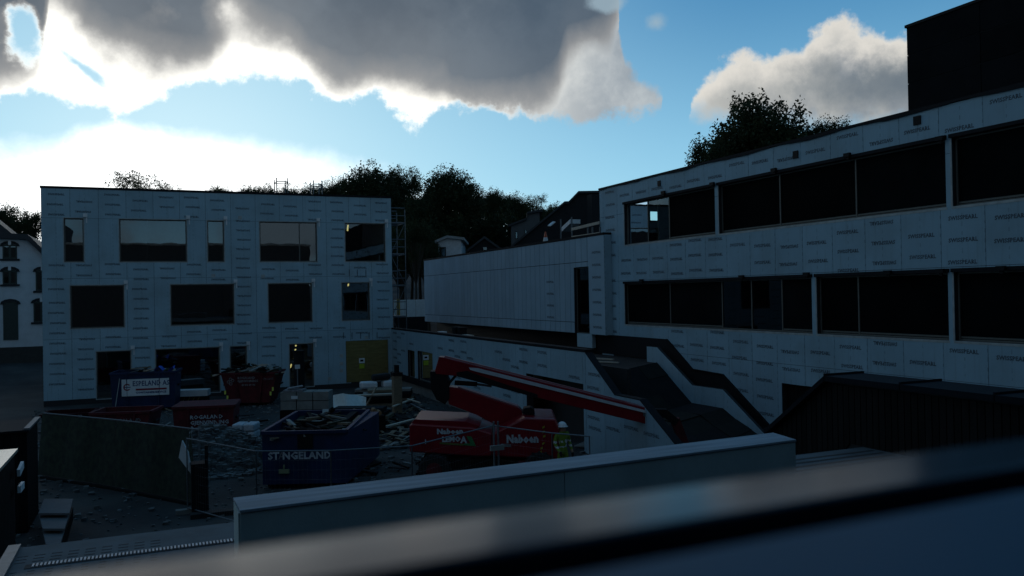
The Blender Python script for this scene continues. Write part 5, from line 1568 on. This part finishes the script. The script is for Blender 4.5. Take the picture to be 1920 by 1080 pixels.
# ------------------------------------------------------------------ dark timber sheds at the left edge
def shed(label, xR, y0, y1, z1, L, name, topm, edge=True):
    e = empty(name, (xR, y0, 0), label, 'shed')
    n = int((y1 - y0) / .14)
    m = MB(); m.box((xR - L, y0 + .03, .03), (xR - .03, y1 - .03, z1 - .06)); m.build('core', M_void, e)
    for i in range(n):
        y = y0 + (y1 - y0) * i / n; m = MB(); m.box((xR - .028, y + .006, .03), (xR, y + (y1 - y0) / n - .006, z1 - .06)); m.build('cladding_board', M_dark_timber, e)
    k = int(L / .16)
    for i in range(min(k, 24)):
        x = xR - .03 - .16 * i; m = MB(); m.box((x - .15, y0, .03), (x, y0 + .028, z1 - .06)); m.build('cladding_board', M_dark_timber, e)
    m = MB(); m.box((xR - L, y0 - .05, z1 - .055), (xR + .05, y1 + .05, z1)); m.build('roof', topm, e)
    if edge:
        m = MB(); m.box((xR - .06, y0 - .05, z1 + .001), (xR + .07, y1 + .05, z1 + .05)); m.build('roof_edge', M_galv, e)
    return e


q0, q1 = onZ(48, 806, 2.55), onZ(72, 785, 2.55)
shed('black timber shed with a pale metal roof edge at the left border', (q0.x + q1.x) / 2, q0.y, q1.y, 2.55, 6, 'timber_shed', M_flash)
zs = 3.1
q0, q1 = onZ(2, 868, zs), onZ(27, 842, zs)
s_ = shed('dark shed nearest the left border with a bare bright plywood roof', q1.x, q0.y - 1.5, q1.y, zs, 4, 'bin_shed', mat('cream_lacquered_sheet', (.80, .70, .60), .28, var=.1, metal=.6), edge=False)
for a, b in (((35, 887), (42, 871)), ((36, 918), (43, 909))):
    p_, r2_ = onX(a[0], a[1], q1.x + .12), onX(b[0], b[1], q1.x + .12)
    m = MB(); m.bar(p_, r2_, .05, .12); m.build('white_bracket', M_white, s_)
M_pf0 = mat('worn_grey_tread', (.12, .115, .12), .8)
# tapering step unit
pa = at(100, 1022); pb_ = at(110, 940)
stp = empty('timber_steps', tuple(pa), 'three pale treads of a tapering timber ramp beside the dark shed', 'steps')
for i in range(3):
    y0, y1 = 935 + i * 29, 935 + i * 29 + 27
    l0, l1 = 83 + (y0 - 935) * .0 - i * 2 - 0, 72 + i * 6
    r0, r1 = 137 - i * 9, 130 - i * 9
    l0 = [83, 73, 80][i]; l1 = [72, 80, 86][i]; r0 = [137, 130, 121][i]; r1 = [130, 121, 113][i]
    z = .75 - i * .12
    c = [at(l0, y0, z), at(r0, y0, z), at(r1, y1, z), at(l1, y1, z)]
    m = MB(); m.hexa([c[3] - V(0, 0, .05), c[2] - V(0, 0, .05), c[1] - V(0, 0, .05), c[0] - V(0, 0, .05), c[3], c[2], c[1], c[0]]); m.build('tread', M_pf0, stp)
for sx in (0, 1):
    a = at([84, 135][sx], 940, .6); b = at([88, 114][sx], 1018, .4)
    m = MB(); m.bar(V(a.x, a.y, .3), V(b.x, b.y, .2), .05, .3); m.build('stringer', M_dark_timber, stp)

# ------------------------------------------------------------------ worker
def worker():
    p = onD(1053, 790, 25.0); H = 1.84
    g0 = V(p.x, p.y, .0)
    e = empty('person', (p.x, p.y, p.z - H), 'worker in yellow green high visibility clothes and white helmet standing beside the boom lift', 'person', None, YAW + .5)
    zz = p.z - H
    sk = {'pelvis': (0, 0, .98), 'waist': (0, .01, 1.12), 'chest': (0, .0, 1.36), 'neck': (0, -.01, 1.53), 'head': (0, -.03, 1.64), 'crown': (0, -.03, 1.74),
          'ls': (-.19, 0, 1.46), 'le': (-.27, -.03, 1.2), 'lw': (-.25, -.2, 1.02), 'lh': (-.24, -.28, .98), 'rs': (.19, 0, 1.46), 're': (.27, .02, 1.2), 'rw': (.28, -.1, .97), 'rh': (.28, -.14, .89),
          'lhp': (-.1, 0, .93), 'lk': (-.12, -.04, .52), 'la': (-.13, 0, .1), 'lt': (-.14, -.16, .04), 'rhp': (.1, 0, .93), 'rk': (.13, -.02, .52), 'ra': (.16, .04, .1), 'rtt': (.18, -.12, .04)}
    rad = dict(pelvis=.15, waist=.145, chest=.165, neck=.06, head=.095, crown=.085, ls=.085, le=.06, lw=.045, lh=.04, rs=.085, re=.06, rw=.045, rh=.04, lhp=.11, lk=.085, la=.065, lt=.05, rhp=.11, rk=.085, ra=.065, rtt=.05)
    ed = [('pelvis', 'waist'), ('waist', 'chest'), ('chest', 'neck'), ('neck', 'head'), ('head', 'crown'), ('chest', 'ls'), ('ls', 'le'), ('le', 'lw'), ('lw', 'lh'), ('chest', 'rs'), ('rs', 're'), ('re', 'rw'), ('rw', 'rh'),
          ('pelvis', 'lhp'), ('lhp', 'lk'), ('lk', 'la'), ('la', 'lt'), ('pelvis', 'rhp'), ('rhp', 'rk'), ('rk', 'ra'), ('ra', 'rtt')]
    ks = list(sk); me = bpy.data.meshes.new('body'); me.from_pydata([sk[k] for k in ks], [(ks.index(a), ks.index(b)) for a, b in ed], [])
    o = bpy.data.objects.new('body', me); C.objects.link(o); sm = o.modifiers.new('skin', 'SKIN'); o.modifiers.new('sub', 'SUBSURF').levels = 2
    for i, k in enumerate(ks): sv = me.skin_vertices[0].data[i]; sv.radius = (rad[k], rad[k] * (.75 if k in ('pelvis', 'waist', 'chest') else 1)); sv.use_root = (k == 'pelvis')
    dg = bpy.context.evaluated_depsgraph_get(); dg.update(); me2 = bpy.data.meshes.new_from_object(o.evaluated_get(dg)); bpy.data.objects.remove(o)
    hv = mat('hi_vis_yellow', (.16, .24, .015), .7, var=.3, nscale=9); sk_ = mat('skin', (.4, .22, .15), .6); bt = M_black; rf = mat('silver_reflective_tape', (.55, .56, .56), .35)
    for q in (hv, sk_, bt, rf): me2.materials.append(q)
    for f in me2.polygons:
        c_ = f.center
        f.material_index = 1 if c_.z > 1.545 or (abs(c_.x) > .2 and c_.z < 1.0) else 2 if c_.z < .14 else 3 if (1.08 < c_.z < 1.13 or 1.22 < c_.z < 1.27 or .38 < c_.z < .43 or .28 < c_.z < .32) else 0
        f.use_smooth = True
    b = bpy.data.objects.new('body', me2); C.objects.link(b); b.parent = e
    m = MB(); n = 14
    for k in range(5):
        a0, a1 = k / 5 * math.pi / 2, (k + 1) / 5 * math.pi / 2
        for i in range(n):
            t0_, t1_ = 2 * math.pi * i / n, 2 * math.pi * (i + 1) / n
            f = lambda a, t_: V(.135 * math.cos(a) * math.cos(t_), -.03 + .155 * math.cos(a) * math.sin(t_), 1.70 + .14 * math.sin(a))
            m.face([f(a0, t0_), f(a0, t1_), f(a1, t1_), f(a1, t0_)])
    m.tube((0, -.06, 1.69), (0, -.06, 1.705), .16, 14); m.build('helmet', M_white, e, world=False, smooth=True)
    # hands with five fingers
    for s, hd in ((-1, (-.24, -.30, .97)), (1, (.28, -.15, .88))):
        m = MB(); hx_, hy_, hz_ = hd; m.box((hx_ - .02, hy_ - .05, hz_ - .05), (hx_ + .02, hy_ + .04, hz_ + .03))
        for q in range(4): m.tube((hx_, hy_ - .04 + q * .024, hz_ - .045), (hx_ - s * .012, hy_ - .045 + q * .024, hz_ - .12 - .008 * (1.5 - abs(q - 1.5))), .010, 6, .008)
        m.tube((hx_, hy_ - .045, hz_ - .0), (hx_ - s * .02, hy_ - .085, hz_ - .055), .011, 6, .009); m.build('glove', M_black, e, world=False)
    if zz > .02:
        m = MB(); m.box((p.x - .6, p.y - .5, 0), (p.x + .6, p.y + .5, zz)); tag(m.build('plank_platform', M_wood, root=(p.x, p.y, 0)), 'low timber platform under the worker by the boom lift', 'platform')
    print('worker base', zz)


worker()

# ------------------------------------------------------------------ flat roof below the window with its boarded parapet
zD = CAMZ - 2.0
dk = empty('flat_roof', (3, 6, zD), 'flat metal covered roof strip with slotted drainage cover, under the window', 'roof')
yb = (onZ(25, 1031, zD).y + onZ(400, 981, zD).y) / 2; xL = onZ(25, 1031, zD).x
M_deck = mat('grey_blue_roof_sheet', (.11, .135, .15), .85, var=.3, nscale=2, bump=.05, spec=.15)
m = MB(); m.box((xL, .3, zD - .35), (8.3, yb, zD)); m.build('deck', M_deck, dk)
m = MB(); m.box((xL - .04, .3, zD + .003), (xL + .05, yb, zD + .03)); m.build('edge_strip', M_galv, dk)
for x in (xL + .3, 4, 8):
    m = MB(); m.box((x - .06, yb - .5, 0), (x + .06, yb - .38, zD - .351)); m.build('post', M_blackmetal, dk)
yc = (onZ(60, 1063, zD).y + onZ(300, 1030, zD).y) / 2
x = onZ(60, 1063, zD).x
mm = MB(); mb_ = MB(); xe = .7
while x < xe:
    for k in range(3):
        if k < 2 or True: pass
    mb_.box((x, yc - .045, zD + .004), (x + .013, yc + .03, zD + .012))
    x += .027
cv = MB(); cv.box((onZ(60, 1063, zD).x - .05, yc - .06, zD + .001), (xe + .02, yc + .05, zD + .0035)); cvo = cv.build('drain_channel', M_void, dk)
o = mb_.build('drain_tooth', M_letter, dk); o['kind'] = 'stuff'
# rows of slots in the cover sheet
x = onZ(30, 1050, zD).x; sl_ = MB()
while x < onZ(306, 1015, zD).x:
    for k in range(3): sl_.box((x, yc + .12 + k * .085, zD + .0005), (x + .075, yc + .135 + k * .085, zD + .002))
    x += .12
x = onZ(30, 1050, zD).x
while x < onZ(306, 1015, zD).x:
    for k in range(3): sl_.box((x, yc - .13 - k * .07, zD + .0005), (x + .05, yc - .12 - k * .07, zD + .002))
    x += .12
o = sl_.build('slot', M_void, dk); o['kind'] = 'stuff'
# grooves at the right part of the roof
gv = MB()
for k in range(7):
    gv.box((5.6, yb - .25 - k * .16, zD + .0005), (8.1, yb - .20 - k * .16, zD + .003))
gv.build('groove', M_void, dk)
gv = None
# parapet box
zT = CAMZ - 1.4
a0, a1 = onZ(437, 933, zT), onZ(450, 957, zT); b0, b1 = onZ(1450, 811, zT), onZ(1493, 824, zT)
x0 = (a0.x + a1.x) / 2; x1 = (b0.x + b1.x) / 2; yf = (a1.y + b1.y) / 2; ybk = (a0.y + b0.y) / 2
print('parapet', a0, a1, b0, b1, 'yb', yb, xL, yc)
pp = empty('boarded_parapet', (x0, yf, zD), 'long low box parapet with smooth grey top board crossing the foreground', 'parapet')
M_pt = mat('grey_fibre_cement_top', (.27, .32, .37), .75, var=.35, nscale=2.2, bump=.2, bscale=50, stretch=(.35, 4, 1), spec=.2)
M_pf = mat('fair_faced_grey_board', (.40, .48, .48), .8, var=.2, nscale=1.2, bump=.15, bscale=40, objvar=.04)
def P4(z):  # plan corners follow the photographed edges
    return [V(a1.x, a1.y, z), V(b1.x, b1.y, z), V(b0.x, b0.y, z), V(a0.x, a0.y, z)]
m = MB(); m.hexa([*P4(zT - .02), *P4(zT)]); m.build('top_board', M_pt, pp, bevel=.003)
c = P4(0)
ins = [V(.02, .03, 0), V(-.02, .03, 0), V(-.02, -.02, 0), V(.02, -.02, 0)]
m = MB(); m.hexa([q + i_ + V(0, 0, zD) for q, i_ in zip(c, ins)] + [q + i_ + V(0, 0, zT - .021) for q, i_ in zip(c, ins)]); m.build('core', M_void, pp)
nb = 2; hs = [zT - .023, zT - .335, zD + .004]
for k in range(2):
    for i in range(2):
        u0_, u1_ = i / 2, (i + 1) / 2
        A = c[0].lerp(c[1], u0_) + V(.003, .01, 0); B = c[0].lerp(c[1], u1_) + V(-.003, .01, 0); dn = V(0, .018, 0)
        zt_, zb2 = hs[k] - .003, hs[k + 1] + .003
        m = MB(); m.hexa([A + V(0, 0, zb2), B + V(0, 0, zb2), B + dn + V(0, 0, zb2), A + dn + V(0, 0, zb2), A + V(0, 0, zt_), B + V(0, 0, zt_), B + dn + V(0, 0, zt_), A + dn + V(0, 0, zt_)]); m.build('facing_board', M_pf, pp)
    for e0, e1, dx in ((c[0], c[3], .001), (c[1], c[2], -.019)):
        m = MB(); A = e0 + V(dx, .012, 0); B = e1 + V(dx, -.02, 0); m.box((min(A.x, B.x), A.y + .02, hs[k + 1] + .003), (min(A.x, B.x) + .018, B.y, hs[k] - .003)); m.build('facing_board', M_pf, pp)

# ------------------------------------------------------------------ dark timber stair house on the flat roof
TX = 8.15
T1 = onX(1553, 712, TX); T2 = onX(1440, 808, TX); T0 = onX(1920, 742, TX)
zE = (T1.z + T0.z) / 2; print('stairhouse', T1, T2, T0)
th = empty('dark_stair_house', (TX, T1.y, zD), 'black vertically boarded stair house with hipped sheet metal roof in the right foreground', 'roof building')
prof = [(-T2.y - .0, zD - .2 if False else T2.z), (-T1.y, zE), (-1.2, zE)]
frT = ax((TX, 0, 0), (0, -1, 0), (-1, 0, 0))
m = MB(); m.prism([(-T2.y, T2.z - .9), (-1.2, zD - .2), (-1.2, zE - .06), (-T1.y, zE - .06), (-T2.y, T2.z - .06)], lambda p: frT(p[0], p[1], -.6), lambda p: frT(p[0], p[1], -.03)); m.build('core', M_void, th)
clipped_boards(th, frT, [(-T2.y, T2.z - .07), (-T1.y, zE - .07), (-1.2, zE - .07)], -T2.y + .01, -1.2, .095, -.028, .022, M_dark_timber, low=[(-T2.y, T2.z - .9), (-T1.y, zD - .6), (-T1.y + .3, zD + .005), (-1.2, zD + .005)])
bw_ = 1.9
def rf(u0_, v0_, u1_, v1_, n, w_in):
    for i in range(n):
        f0, f1 = i / n, (i + 1) / n; A = (u0_ + (u1_ - u0_) * f0, v0_ + (v1_ - v0_) * f0); B = (u0_ + (u1_ - u0_) * f1, v0_ + (v1_ - v0_) * f1)
        k = .012 / max(.01, math.hypot(B[0] - A[0], B[1] - A[1])); A2 = (A[0] + (B[0] - A[0]) * k, A[1] + (B[1] - A[1]) * k)
        m = MB(); h = .07
        m.hexa([frT(A2[0], A2[1], .08), frT(B[0], B[1], .08), frT(B[0], B[1], -w_in), frT(A2[0], A2[1], -w_in), frT(A2[0], A2[1] + h, .08), frT(B[0], B[1] + h, .08), frT(B[0], B[1] + h, -w_in), frT(A2[0], A2[1] + h, -w_in)])
        m.build('roof_sheet', M_rs, th)
        m = MB(); m.bar(frT(A[0], A[1] + h + .012, .07), frT(A[0], A[1] + h + .012, -w_in), .025, .03); m.build('standing_seam', M_rs, th)
M_rs = mat('blue_black_roof_sheet', (.009, .013, .019), .8, spec=.08, var=.2, nscale=2)
rf(-T2.y, T2.z - .05, -T1.y, zE - .05, 1, .62); rf(-T1.y, zE - .05, -1.2, zE - .05, 6, .62)

# ------------------------------------------------------------------ window ledge right in front of the camera (out of focus)
def led(zrel, pts): return [onZ(a, b, CAMZ + zrel) for a, b in pts]
zl = -.06
yA = onZ(1200, 922, CAMZ + zl).y; yB = onZ(1200, 992, CAMZ + zl).y; yC = onZ(1200, 1036, CAMZ + zl).y
print('ledge', yA, yB, yC)
M_ledge = mat('dark_lacquered_sill', (.016, .034, .055), .17, var=.08, nscale=3, spec=.07)
M_ledge2 = mat('blue_grey_lacquered_frame', (.04, .08, .135), .5, spec=.1, var=.1, nscale=3)
pc_ = onZ(1200, 992, CAMZ + zl)
lg = empty('window_sill', (pc_.x, yB, CAMZ + zl), 'blurred metal window sill running across the bottom right of the picture', 'window sill', None, R(2.2))
X0, X1 = -.14, .75
m = MB(); m.box((X0, 0, -.03), (X1, yA - yB, 0)); m.build('outer_sill', M_ledge, lg, world=False, bevel=.002)
m = MB(); m.box((X0, yC - yB, -.03), (X1, -.0005, -.012)); m.build('rubber_gasket', M_black, lg, world=False)
m = MB(); m.box((X0, yC - yB - .16, -.03), (X1, yC - yB - .0005, -.001)); m.build('inner_frame', M_ledge2, lg, world=False, bevel=.002)
